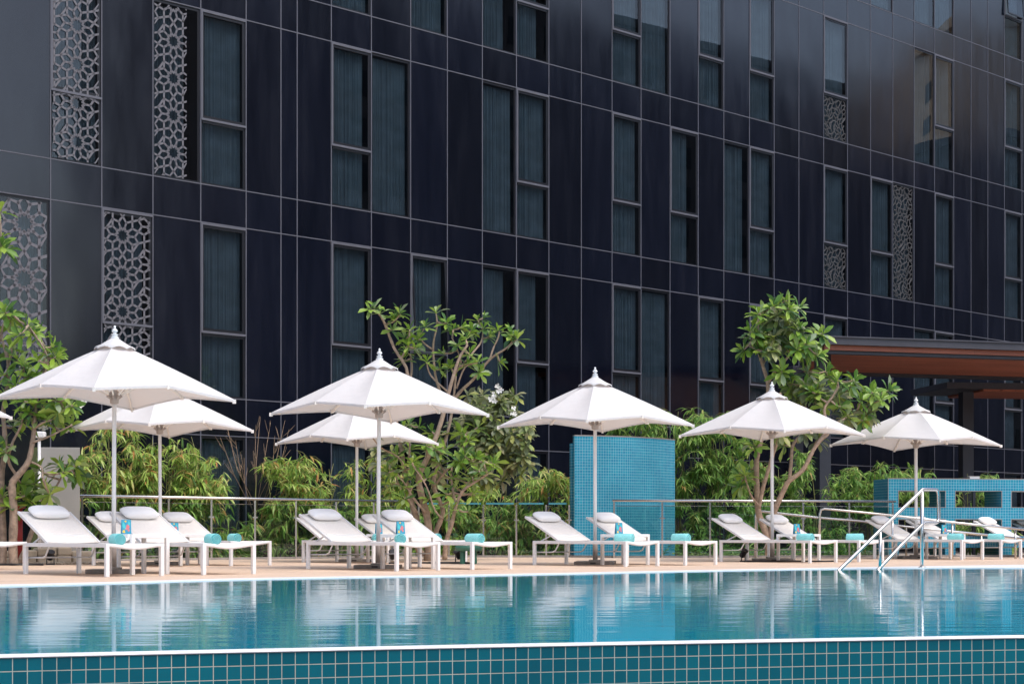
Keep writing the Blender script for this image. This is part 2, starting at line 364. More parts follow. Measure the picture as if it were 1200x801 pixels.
# basin
mb=MB(); dist=0
for line,flip in ((offset(water_edge,.01),0),(offset(front_in,-.0),1)):
    dist=0
    for i in range(len(line)-1):
        a,b=line[i],line[i+1]; d=(b-a).length
        lo=Vector((0,0,-1.35)); hi=Vector((0,0,-.005))
        mb.quad(a+lo,b+lo,b+hi,a+hi,[(dist,-1.35),(dist+d,-1.35),(dist+d,0),(dist,0)]); dist+=d
for p,q in ((water_edge[0],front_in[0]),(water_edge[-1],front_in[-1])):
    mb.quad(p+Vector((0,0,-1.35)),q+Vector((0,0,-1.35)),q,p,[(0,0),(9,0),(9,1.35),(0,1.35)])
lp=offset(water_edge,.2)+offset(front_in,-.1)[::-1]
mb.add([Vector((p.x,p.y,-1.34)) for p in lp],[list(range(len(lp)))],[[(p.x,p.y) for p in lp]])
led=offset(front_in,.9)
dist=0
for i in range(len(led)-1):      # shallow submerged shelf behind the overflow edge
    a,b,c,d=front_in[i],front_in[i+1],led[i+1],led[i]; l=(b-a).length
    z0=Vector((0,0,-.05)); z1=Vector((0,0,-.30))
    mb.quad(a+z0,b+z0,c+z1,d+z1,[(dist,0),(dist+l,0),(dist+l,.93),(dist,.93)])
    mb.quad(d+z1,c+z1,c+Vector((0,0,-1.34)),d+Vector((0,0,-1.34)),[(dist,0),(dist+l,0),(dist+l,1),(dist,1)]); dist+=l
struct(mb.build('pool_basin',M['tile_basin']))
# overflow wall facing the camera
pw=thing('infinity_edge_wall','teal mosaic tiled overflow wall at the bottom of the picture with white lip','wall',(0,0,0))
mb=MB(); dist=0
for i in range(len(front_out)-1):
    a,b=front_out[i],front_out[i+1]; l=(b-a).length
    z=lambda q,h: q+Vector((0,0,h))
    mb.quad(z(a,-1.8),z(b,-1.8),z(b,-.014),z(a,-.014),[(dist,-1.775),(dist+l,-1.775),(dist+l,-.0048),(dist,-.0048)]); dist+=l
mb.build('tiled_face',M['tile_front'],pw)
mb=MB(); off=[offset(front_out,q) for q in (-.004,-.007,-.004,.004,.02,.06)]
hs=(-.013,-.009,-.005,-.0015,-.0005,-.0005)
for k in range(5):
    for i in range(len(front_out)-1):
        A,B=off[k],off[k+1]
        mb.add([A[i]+Vector((0,0,hs[k])),A[i+1]+Vector((0,0,hs[k])),B[i+1]+Vector((0,0,hs[k+1])),B[i]+Vector((0,0,hs[k+1]))],[[0,1,2,3]],smooth=True)
mb.build('white_lip',M['trim'],pw)

# ------------------------------------------------------------------ hotel facade
xs=[59,119,179,235,288.2,329,348,388,435,481,524,565,605,643,681,717,751,785,818,848,878,907,936,965,993,1020,1046,1071,1095,1117.5,1137.7,1157.4,1176.8,1197.4]
sl=[onv(x,VF) for x in xs]                       # sl[k] is the right edge of column k
cols={k:(sl[k-1],sl[k]) for k in range(1,len(sl))}
cols[0]=(sl[0]-1.03,sl[0])
k=-1
while k>-16: cols[k]=(cols[k+1][0]-(1.03 if k%3 else .95),cols[k+1][0]); k-=1
for k in range(34,66): cols[k]=(cols[k-1][1],cols[k-1][1]+(1.03 if k%3 else .95))
def band(n): return 2.417+4.2*n, 3.168+4.2*n
def storey(f): return (-1.2,2.417) if f==0 else (3.168+4.2*(f-1),2.417+4.2*f)
win={  # (floor,column): kind   S split vent window, V full height, P patterned, Q lattice reflection laid in as strips
 (2,1):'SP',(2,3):'VP',(2,4):'S',(2,8):'S',(2,9):'V',(2,12):'V',(2,13):'S',(2,16):'S',(2,18):'S',(2,20):'V',(2,21):'S',(2,24):'SQ',(2,26):'S',(2,27):'VQ',(2,29):'S',(2,33):'S',
 (1,0):'VP',(1,2):'SP',(1,4):'S',(1,8):'S',(1,10):'SO',(1,12):'V',(1,13):'S',(1,16):'S',(1,17):'V',(1,19):'S',(1,21):'S',(1,24):'S',(1,28):'V',(1,29):'S',(1,33):'S',
 (0,4):'V',(0,8):'V',(0,9):'V',(0,13):'V',(0,17):'V',(0,28):'V',(0,33):'V',
 (3,8):'V',(3,10):'V',(3,12):'V',(3,13):'S',(3,16):'S',(3,17):'V',(3,19):'S',(3,21):'S',(3,24):'SQ',(3,28):'V',(3,29):'S',(3,33):'S',(3,1):'S',(3,4):'V',
 (4,26):'V',(4,28):'V',(4,29):'V',(4,33):'SO',(4,13):'S',(4,17):'S',(4,21):'V'}
for f in (1,2,3):
    for c in (-3,-2,-6,36,37,40,43,47,48): win[(f,c)]='S' if c%2 else 'V'
HB=thing('hotel_building','dark glossy panelled hotel facade with curtained windows filling the background','building',W(cols[-15][0],VF),TH)
S0=cols[-15][0]
def FL(s,d,z): return Vector((s-S0,d,z))        # facade local: along, depth behind the face, height
zbot=-1.8
clad=MB(); g=.014
for k,(a,b) in cols.items():
    for n in range(0,6):
        z0,z1=band(n); clad.box(FL(a+g,0,z0+g),FL(b-g,.05,z1-g))
    for f in range(0,6):
        z0,z1=storey(f)
        if (f,k) not in win: clad.box(FL(a+g,0,z0+g),FL(b-g,.05,z1-g))
clad.build('cladding_panels',M['clad'],HB)
sA=cols[-15][0]; sB=cols[65][1]
mb=MB(); jw=.0105
for k,(a,b) in cols.items(): mb.box(FL(b-jw,-.010,-1.8),FL(b+jw,.06,24.168))
for n in range(0,6):
    for z in band(n): mb.box(FL(sA,-.008,z-jw),FL(sB,.058,z+jw))
mb.build('panel_joints',M['joint'],HB)
mb=MB(); mb.box(FL(sA,.62,-1.8),FL(sB,9,24.3)); mb.box(FL(sA,.06,24.17),FL(sB,9.0,24.6)); mb.build('building_core',M['interior'],HB)

# ten-fold star lattice for the patterned panes (polygons in contact on a decagon / bow-tie tiling)
def lattice_segments():
    a=1.0; ap=a/(2*math.tan(math.pi/10)); segs=[]
    def hank(poly):
        n=len(poly); mids=[((poly[i][0]+poly[(i+1)%n][0])/2,(poly[i][1]+poly[(i+1)%n][1])/2) for i in range(n)]
        cx=sum(p[0] for p in poly)/n; cy=sum(p[1] for p in poly)/n
        for i in range(n):
            m0=mids[i]; m1=mids[(i+1)%n]; v=poly[(i+1)%n]; rv=math.hypot(v[0]-cx,v[1]-cy)
            q=lambda p,f:(cx+(p[0]-cx)*f,cy+(p[1]-cy)*f)
            tip=q(v,.44); fork=q(v,.70)
            segs.extend(((q(m0,.30),tip),(tip,q(m1,.30)),(tip,fork),(fork,m0),(fork,m1)))
    rad=a/(2*math.sin(math.pi/10))
    dec=[(rad*math.cos(math.pi*2*k/10),rad*math.sin(math.pi*2*k/10)) for k in range(10)]
    v1=(2*ap*math.cos(R(18)),2*ap*math.sin(R(18))); v2=(2*ap*math.cos(R(90)),2*ap*math.sin(R(90)))
    for i in range(-4,5):
        for j in range(-5,6):
            cx,cy=i*v1[0]+j*v2[0],i*v1[1]+j*v2[1]
            hank([(x+cx,y+cy) for x,y in dec])
            # bow-tie gap between four neighbouring decagons, crossed by straight bands
            q=[(cx+ap*math.cos(R(th)),cy+ap*math.sin(R(th))) for th in (18+36*0,18+36*2)]
            gx,gy=cx+(v1[0]+v2[0])/2,cy+(v1[1]+v2[1])/2
            mids=[]
            for (ox,oy) in ((0,0),v1,v2,(v1[0]+v2[0],v1[1]+v2[1])):
                for m in range(10):
                    p=(cx+ox+ap*math.cos(R(18+36*m)),cy+oy+ap*math.sin(R(18+36*m)))
                    if .05<math.hypot(p[0]-gx,p[1]-gy)<1.0: mids.append(p)
            mids=list({(round(p[0],3),round(p[1],3)):p for p in mids}.values())
            mids.sort(key=lambda p:math.atan2(p[1]-gy,p[0]-gx))
            for m in range(len(mids)):
                p=mids[m]; q=mids[(m+1)%len(mids)]; segs.append((p,q))
    return segs
LAT=lattice_segments()
def clipseg(p,q,x0,x1,y0,y1):
    t0,t1=0,1; dx,dy=q[0]-p[0],q[1]-p[1]
    for d,lo in ((dx,(x0-p[0],x1-p[0])),(dy,(y0-p[1],y1-p[1]))):
        if abs(d)<1e-9:
            if lo[0]>0 or lo[1]<0: return None
            continue
        a,b=lo[0]/d,lo[1]/d
        if a>b: a,b=b,a
        t0=max(t0,a); t1=min(t1,b)
    if t1-t0<1e-4: return None
    return (p[0]+dx*t0,p[1]+dy*t0),(p[0]+dx*t1,p[1]+dy*t1)
def lattice(mb,x0,x1,z0,z1,y,scale,ox,oz,w,wob=0,rnd=None):
    for p,q in LAT:
        p=(p[0]*scale+ox,p[1]*scale+oz); q=(q[0]*scale+ox,q[1]*scale+oz)
        c=clipseg(p,q,x0,x1,z0,z1)
        if not c: continue
        pts=[c[0],c[1]] if not wob else [(c[0][0]+(c[1][0]-c[0][0])*t/3,c[0][1]+(c[1][1]-c[0][1])*t/3) for t in range(4)]
        if wob: pts=[(min(x1,max(x0,X+wob*math.sin(Z*7+1.3)+wob*.6*math.sin(Z*17+X*9))),min(z1,max(z0,Z+wob*math.sin(X*11+Z*4)))) for X,Z in pts]
        for a,b in zip(pts[:-1],pts[1:]):
            dx,dz=b[0]-a[0],b[1]-a[1]; l=math.hypot(dx,dz)
            if l<1e-4: continue
            nx,nz=-dz/l*w/2,dx/l*w/2; ex,ez=dx/l*w*.35,dz/l*w*.35
            P=[(a[0]+nx-ex,a[1]+nz-ez),(a[0]-nx-ex,a[1]-nz-ez),(b[0]-nx+ex,b[1]-nz+ez),(b[0]+nx+ex,b[1]+nz+ez)]
            P=[(min(x1,max(x0,px)),min(z1,max(z0,pz))) for px,pz in P]
            mb.add([(px,y,pz) for px,pz in P]+[(px,y+.004,pz) for px,pz in P],[[0,1,2,3],[7,6,5,4],[0,4,5,1],[1,5,6,2],[2,6,7,3],[3,7,4,0]])
rw=random.Random(5)
for (f,k),kind in win.items():
    a,b=cols[k]; z0,z1=storey(f); a+=jw+.004; b-=jw+.004; z0+=jw+.004; z1-=jw+.004
    zt=z0+.365*(z1-z0); w=b-a; split=kind[0]=='S'
    fr=MB(); tr=.035
    # reveal and back of the frame
    fr.box((0,.02,0),(w,.05,.03)); fr.box((0,.02,z1-z0-.05),(w,.30,z1-z0)); fr.box((0,.02,.03),(.03,.30,z1-z0-.05)); fr.box((w-.045,.02,.03),(w,.30,z1-z0-.05))
    H=z1-z0; h=zt-z0
    if split: fr.box((.03,.0,h-.05),(w-.045,.05,h))
    fo=fr.build('window',M['frame'],HB); fo.location=FL(a,0,z0)
    if split:
        m2=MB(); m2.box((-.01,-.022,h+.002),(w+.01,.002,h+.045)); m2.box((-.012,-.022,h+.047),(.028,.002,H)); m2.box((.03,-.022,H-.036),(w,.002,H-.001))
        m2.build('vent_trim',M['joint'],fo)
        vf=MB(); tilt=R(3.5) if 'O' in kind else 0
        vw=.055
        for lo,hi in (((.03,0,h+.047),(.03+vw*.6,.03,H-.037)),((w-vw-.02,0,h+.047),(w-.02,.03,H-.037)),((.03+vw*.6,0,h+.047),(w-vw-.02,.03,h+.047+vw)),((.03+vw*.6,0,H-.037-vw),(w-vw-.02,.03,H-.037))):
            vf.box(lo,hi)
        o=vf.build('vent_sash',M['frame'],fo)
        gl=MB(); gl.box((.03+vw*.6,.012,h+.047+vw),(w-vw-.02,.02,H-.037-vw)); g1=gl.build('pane',M['glass'],fo)
        if tilt:
            for q in (o,g1):
                mt=Matrix.Translation((0,0,H-.037)) @ Matrix.Rotation(-tilt,4,'X') @ Matrix.Translation((0,0,-(H-.037)))
                q.data.transform(mt)
        gl=MB(); gl.box((.03,.030,.03),(w-.045,.038,h-.05)); gl.build('pane',M['glass'],fo)
    else:
        gl=MB(); gl.box((.03,.022,.03),(w-.045,.030,H-.05)); gl.build('pane',M['glass'],fo)
    # curtain: a folded cloth a hand behind the glass
    cu=MB(); nf=110; x0=rw.choice((.035,.035,.035,.09)); x1=w-rw.choice((.05,.05,.05,.05,.14,.05,.30)); ph=rw.random()*6; ph2=rw.random()*6
    top=[];bot=[]
    for i in range(nf+1):
        t=i/nf; X=x0+(x1-x0)*t
        tt=t+.02*math.sin(t*9+ph2); tt+=.035*math.sin(t*23+ph)*.5; d=.125+.020*math.sin(tt*2*math.pi*7.3+ph)*(.6+.4*math.sin(t*7+ph2))+.013*math.sin(tt*2*math.pi*17+ph2)
        top.append((X,d*.9+.02,H-.07)); bot.append((X+.006*math.sin(i*1.7),d+.006*math.sin(i*.9+ph),.0))
    cu.add(top+bot,[[i,i+1,nf+2+i,nf+1+i] for i in range(nf)],smooth=True)
    cu.build('curtain',M['curtain'],fo)
    if 'P' in kind or 'Q' in kind:
        sc=MB(); xr=w-.045
        if (f,k)==(2,3): xr=w*.72
        if 'P' in kind:
            lattice(sc,.03,xr,.03,H-.06,.014 if not split else -.006,.235 if k else .33,rw.uniform(.2,.6),rw.uniform(0,.5)+1.5,.040 if k else .058)
        else:
            lattice(sc,.03,xr,.03 if f==2 else .03,(H-.06) if not split else h-.06,.014 if not split else .022,.20,.2,1.2,.034,.05)  # wavy coloured strips stand in for a reflection in the glass
        sc.build('film_and_reflection',M['screen'] if 'P' in kind else M['reflected_lattice'],fo)

# unseen buildings behind the camera; grey ones added to dim the facade's reflections
def across(name,label,s0,s1,v,h,mat,wm):
    t=thing(name,label,'building',W(s0,v,-1.8),TH); n=s1-s0
    mb=MB(); mb.box((0,-22,0),(n,0,h)); mb.box((-.3,-22.3,h),(n+.3,.3,h+.8)); mb.build('wall',mat,t)
    mb=MB(); x=2.0
    while x<n-3:
        z=3.2
        while z<h-2.5: mb.box((x,-.4,z),(x+1.9,.05,z+2.0)); z+=3.6
        x+=4.2
    mb.build('window_grid',wm,t)
across('added_grey_block','unseen low grey brown block, added to be mirrored in the left part of the facade',-60,68,-45,13,M['shade'],M['metal_dark'])
across('added_grey_block','unseen tall shaded block, added to be mirrored as the dim middle of the facade',70,149,-45,47,M['shade'],M['metal_dark'])
across('added_grey_block','unseen mid height shaded block, added to be mirrored low in the right part of the facade',150,215,-30,41,M['shade'],M['metal_dark'])
sb=thing('sandstone_building','sandstone coloured block mirrored in the upper right panes','building',W(165,-45,-1.8),TH+R(37))
mb=MB(); mb.box((0,-50,0),(14,0,58)); mb.box((-.4,-50.4,58),(14.4,.4,59)); mb.build('wall',M['tan'],sb)
mb=MB()
for y in range(-46,-4,6):
    for z in range(4,54,4): mb.box((-.05,y,z),(.4,y+2.6,z+2.0))
mb.build('window_grid',M['metal_dark'],sb)

# ------------------------------------------------------------------ sun loungers
LEN=1.83; WID=.68
def make_lounger():
    t=thing('sun_lounger','x','sun lounger',(0,0,0),0,'white sun loungers around the pool deck')
    mb=MB()
    for x in (0,WID): mb.box((x-.02,.0225,.318),(x+.02,LEN-.0225,.362),bev=.004)
    for y in (LEN,): mb.box((.0225,y-.02,.318),(WID-.0225,y+.02,.362),bev=.004)
    n=12                                            # sagging foot rail
    for i in range(n):
        x0=.0225+(WID-.045)*i/n; x1=.0225+(WID-.045)*(i+1)/n
        s=lambda x:-.030*math.sin(math.pi*(x-.0225)/(WID-.045))**1.5 if 0<x-.0225<WID-.045 else 0
        p=[(x0,-.02,.322+s(x0)),(x1,-.02,.322+s(x1)),(x1,-.02,.362+s(x1)),(x0,-.02,.362+s(x0))]
        q=[(a,.02,c) for a,b,c in p]
        mb.add(p+q,[[0,1,2,3],[7,6,5,4],[0,4,5,1],[3,2,6,7]],smooth=True)
    mb.build('frame',M['white'],t)
    for x in (0,WID):
        for y in (0,LEN):
            mb=MB(); mb.box((x-.0225,y-.0225,.0),(x+.0225,y+.0225,.362),bev=.005); mb.build('leg',M['white'],t)
    mb=MB(); n=10; m=10; V=[]
    for j in range(m+1):
        y=.02+(1.33-.02)*j/m; e=max(0,1-y/.5)
        for i in range(n+1):
            u=i/n; x=.02+(WID-.04)*u; V.append((x,y,.357-(.010+.028*e)*math.sin(math.pi*u)**1.3))
    mb.add(V,[[j*(n+1)+i,j*(n+1)+i+1,(j+1)*(n+1)+i+1,(j+1)*(n+1)+i] for j in range(m) for i in range(n)],smooth=True)
    o=mb.build('seat_sling',M['sling'],t); sd=o.modifiers.new('thick','SOLIDIFY'); sd.thickness=.006; sd.offset=-1
    # reclining back
    a=Vector((0,1.33,.372)); b=Vector((0,2.035,.728)); d=(b-a); Lb=d.length
    bk=MB(); n=8; m=8; V=[]
    nrm=Vector((0,-d.z,d.y)).normalized()
    for j in range(m+1):
        for i in range(n+1):
            u=i/n; p=a+d*(j/m)-nrm*(.010*math.sin(math.pi*u)); V.append((.012+(WID-.024)*u,p.y,p.z))
    bk.add(V,[[j*(n+1)+i,j*(n+1)+i+1,(j+1)*(n+1)+i+1,(j+1)*(n+1)+i] for j in range(m) for i in range(n)],smooth=True)
    bo=bk.build('backrest',M['sling'],t); sd=bo.modifiers.new('thick','SOLIDIFY'); sd.thickness=.008; sd.offset=-1
    mb=MB()
    for x in (.012,WID-.012): mb.bar(Vector((x,a.y,a.z))-nrm*.012,Vector((x,b.y,b.z))-nrm*.012,.026,.034,bev=.004)
    mb.bar(Vector((.026,b.y,b.z))-nrm*.016,Vector((WID-.026,b.y,b.z))-nrm*.016,.026,.026)
    mb.build('back_frame',M['white'],bo)
    # head pillow, tied over the top of the back
    mb=MB(); nu,nv=22,12; V=[]; c=a+d*.86+nrm*.052
    ex=Vector((1,0,0)); ey=d.normalized(); ez=nrm
    sp=lambda q,e: math.copysign(abs(q)**e,q)
    for j in range(nv+1):
        ph=-math.pi/2+math.pi*j/nv
        for i in range(nu):
            th=2*math.pi*i/nu
            X=.245*sp(math.cos(ph),.55)*sp(math.cos(th),.45); Y=.115*sp(math.cos(ph),.55)*sp(math.sin(th),.45); Z=.058*sp(math.sin(ph),.9)
            Z*=1-.25*(abs(X)/.245)**4; Y*=1-.08*(1-(X/.245)**2)
            V.append(Vector((WID/2,c.y,c.z))+ex*X+ey*Y+ez*Z)
    mb.add(V,[[j*nu+i,j*nu+(i+1)%nu,(j+1)*nu+(i+1)%nu,(j+1)*nu+i] for j in range(nv) for i in range(nu)],smooth=True)
    mb.build('pillow',M['pillow'],t)
    mb=MB()
    for x in (.05,WID-.05): mb.bar((x,1.50,.452),(x,1.775,.345),.016,.016)
    mb.bar((.05,1.50,.452),(WID-.05,1.50,.452),.016)
    mb.build('support_strut',M['white'],t)
    mb=MB()
    for x in (.045,WID-.045): mb.tube([(x,1.88,.19),(x,1.50,.195),(x,1.44,.215),(x,1.37,.315)],.011,6)
    mb.tube([(.045,1.88,.19),(WID-.045,1.88,.19)],.011,6)
    mb.build('recline_rack',M['white'],t)
    return t
LG=make_lounger(); index_kids(LG)
fr_row=[(9.55,'white sling lounger in the front row just left of the leftmost whole parasol pole'),
 (10.78,'white sling lounger in the front row just right of the leftmost whole parasol pole'),
 (13.61,'white sling lounger left of the second front parasol pole, hiding another lounger behind it'),
 (14.88,'white sling lounger whose towelled foot end stands before the green plastic stool'),
 (17.81,'white sling lounger standing before the left edge of the turquoise shower wall'),
 (19.10,'white sling lounger with its head against the middle of the turquoise shower wall'),
 (22.13,'white sling lounger right of the turquoise shower wall, directly before the glass balustrade'),
 (23.46,'white sling lounger beside the forked frangipani trunk, right of the fourth front parasol pole'),
 (26.58,'white sling lounger seen behind the lower end of the steel pool handrail'),
 (27.90,'white sling lounger seen behind the upright post of the steel pool handrail'),
 (30.35,'white sling lounger before the second window of the turquoise pierced wall'),
 (31.72,'white sling lounger cut off by the right edge of the picture')]
bk_row=[(10.16,'white sling lounger in the back row cut off by the left edge of the picture'),
 (12.90,'white sling lounger in the back row, half hidden by the leftmost front parasol pole'),
 (14.07,'white sling lounger in the back row just right of the second parasol pole'),
 (16.71,'white sling lounger in the back row mostly hidden behind another lounger at its left'),
 (17.95,'white sling lounger in the back row left of the multi-stemmed frangipani, between two poles')]
first=True; rl=random.Random(3)
LPOS=[]
for s,lab in fr_row: LPOS.append((s,16.34,lab))
for s,lab in bk_row: LPOS.append((s,20.62,lab))
for s,v,lab in LPOS:
    rz=TH+R(rl.uniform(-.8,.8)); p=W(s,v)
    if first: LG.location=p; LG.rotation_euler=(0,0,rz); LG['label']=lab; first=False
    else: dup(LG,p,rz,lab)

# rolled towels on the foot ends
def make_towel():
    t=thing('rolled_towel','x','towel',(0,0,0),0,'aqua towels rolled up on the loungers')
    Ln=.27; r0=.066
    mb=MB(); prof=[]
    n=26
    V=[]
    for j,(y,k) in enumerate(((-Ln/2,.90),(-Ln/2+.012,.985),(-.05,1.0),(.05,1.01),(Ln/2-.012,.985),(Ln/2,.90))):
        for i in range(n):
            a=2*math.pi*i/n; rr=r0*k*(1+.015*math.sin(3*a+y*20)); z=rr*math.sin(a); z=max(z,-r0*.90)
            V.append((rr*math.cos(a)*1.04,y,z+r0*.9))
    fs=[[j*n+i,j*n+(i+1)%n,(j+1)*n+(i+1)%n,(j+1)*n+i] for j in range(5) for i in range(n)]
    mb.add(V,fs,smooth=True); mb.build('rolled_cloth',M['towel'],t)
    for sgn in (-1,1):
        mb=MB(); y=sgn*(Ln/2+.001)
        mb.add([(r0*.9*math.cos(2*math.pi*i/n)*1.04,y-sgn*.004,max(r0*.9*math.sin(2*math.pi*i/n),-r0*.86)+r0*.9) for i in range(n)],[list(range(n)) if sgn<0 else list(range(n))[::-1]])
        o=mb.build('roll_end',M['towel_shade'],t)  # shade between the rolled layers put in as a darker aqua
        sp=MB(); pts=[]
        for i in range(60):
            a=i/60*2*math.pi*3.1; q=r0*(.06+.80*i/60); pts.append((q*math.cos(a),y+sgn*.002,q*math.sin(a)+r0*.9))
        sp.tube(pts,.0048,5); sp.build('spiral_fold',M['towel'],o)
    return t
TW=make_towel(); index_kids(TW)
tow=[(0,'aqua towel roll on the lounger left of the leftmost parasol pole, menu card above it'),(1,'aqua towel roll on the front lounger just right of the leftmost parasol pole'),(2,'aqua towel roll right of the second front parasol pole, under a menu card'),
(3,'aqua towel roll on the lounger foot above the green plastic stool'),(4,'aqua towel roll on the lounger foot below the menu card before the shower wall'),(5,'aqua towel roll at the right edge of the turquoise shower wall'),
(6,'aqua towel roll beneath the menu card near the forked frangipani'),(7,'aqua towel roll just left of the lower end of the steel pool handrail'),(8,'aqua towel roll right of the steel handrail post, under a menu card'),(9,'aqua towel roll rightmost of all, before the second window of the pierced wall'),
(12,'aqua towel roll cut off by the left edge of the picture'),(14,'small aqua towel roll on the back lounger beside a balustrade post, end facing out'),(15,'aqua towel roll partly hidden by the pole of the second front parasol'),(16,'aqua towel roll peeping out behind the side table by the multi-stemmed tree')]
for q,(i,lab) in enumerate(tow):
    s,v,_=LPOS[i]; p=W(s+.25+rl.uniform(-.04,.04),v+.26+rl.uniform(-.05,.05),.345); rz=TH+R(180+rl.uniform(-12,14))
    rz+=R(-24) if i in (0,1,2,12,14,15,16) else R(-8) if i==3 else R(14)
    if q==0: TW.location=p; TW.rotation_euler=(0,0,rz); TW['label']=lab
    else: dup(TW,p,rz,lab)

# side tables with menu cards
def make_table():
    t=thing('side_table','x','side table',(0,0,0),0,'square white side tables between loungers')
    h=.462; w=.25
    mb=MB(); mb.box((-w+.02,-w+.02,h-.022),(w-.02,w-.02,h-.004)); 
    for a,b in (((-w,-w),(w,-w)),((-w,w),(w,w))): mb.box((a[0]+.045,a[1]-.0225,h-.045),(b[0]-.045,a[1]+.0225,h),bev=.004)
    for x in (-w,w): mb.box((x-.0225,-w+.045-.02,h-.045),(x+.0225,w-.045+.02,h),bev=.004)
    mb.build('table_top',M['white'],t)
    for x in (-w+.0225,w-.0225):
        for y in (-w+.0,w-.0):
            mb=MB(); mb.box((x-.0225,y-.0225,0),(x+.0225,y+.0225,h-.002),bev=.004); mb.build('leg',M['white'],t)
    return t
TB=make_table(); index_kids(TB)
tabs=[(10.49,17.25,'white side table right beside the leftmost parasol pole'),(14.58,17.25,'white side table in front of the multi-stemmed frangipani'),(18.79,17.25,'white side table before the turquoise shower wall'),(23.12,17.25,'white side table beside the forked frangipani trunk'),(27.57,17.25,'white side table behind the steel pool handrail'),
(13.84,21.5,'white side table in the back row by the second parasol pole from the left'),(17.68,21.5,'white side table in the back row just right of the third pole')]
for q,(s,v,lab) in enumerate(tabs):
    if q==0: TB.location=W(s,v); TB.rotation_euler=(0,0,TH); TB['label']=lab
    else: dup(TB,W(s+rl.uniform(-.015,.015),v+rl.uniform(-.06,.06)),TH+R(rl.uniform(-2,2)),lab)
def make_card():
    t=thing('menu_card','x','menu card',(0,0,0),0,'small teal menu cards standing on side tables')
    a=R(9)
    mb=MB(); T1=Matrix.Rotation(-a,4,'X')
    mb.box((-.055,-.0012,0),(.055,.0012,.168),Matrix.Translation((0,-.030,0))@T1); mb.box((-.055,-.0012,0),(.055,.0012,.168),Matrix.Translation((0,.030,0))@Matrix.Rotation(a,4,'X'))
    c=mb.build('folded_card',M['card'],t)
    def blob(name,cx,cz,rx,rz_,mat,rot=0):
        b=MB(); P=[]
        for i in range(14):
            g_=2*math.pi*i/14; q=1+.18*math.sin(3*g_+cx*90); X=rx*q*math.cos(g_); Z=rz_*q*math.sin(g_)
            P.append(Matrix.Translation((0,-.030,0))@T1@Vector((cx+X*math.cos(rot)-Z*math.sin(rot),-.0026,cz+X*math.sin(rot)+Z*math.cos(rot))))
        b.add(P,[list(range(14))]); b.build(name,mat,c)
    blob('coral_motif',.012,.080,.020,.034,M['card_p'],-.5); blob('coral_motif',.024,.045,.013,.016,M['card_p'],.3)
    blob('yellow_motif',-.030,.030,.014,.018,M['card_y']); blob('yellow_motif',-.008,.148,.012,.010,M['card_y']); blob('turquoise_motif',-.026,.095,.018,.040,M['card_g'],.3); blob('turquoise_motif',.032,.125,.012,.026,M['card_g'],.1)
    return t
CA=make_card(); index_kids(CA)
cards=['teal menu card on the table by the leftmost parasol pole','teal menu card on the table before the multi-stemmed frangipani','teal menu card on the table before the turquoise shower wall','teal menu card on the table beside the forked frangipani','teal menu card seen right of the steel handrail post','teal menu card on the back table right of the second pole from the left','teal menu card on the back table just left of the second front parasol pole']
for q,lab in enumerate(cards):
    s,v,_=tabs[q]; p=W(s-.19,v-.05,.463); rz=TH-R(20)
    if q==0: CA.location=p; CA.rotation_euler=(0,0,rz); CA['label']=lab
    else: dup(CA,p,rz,lab)

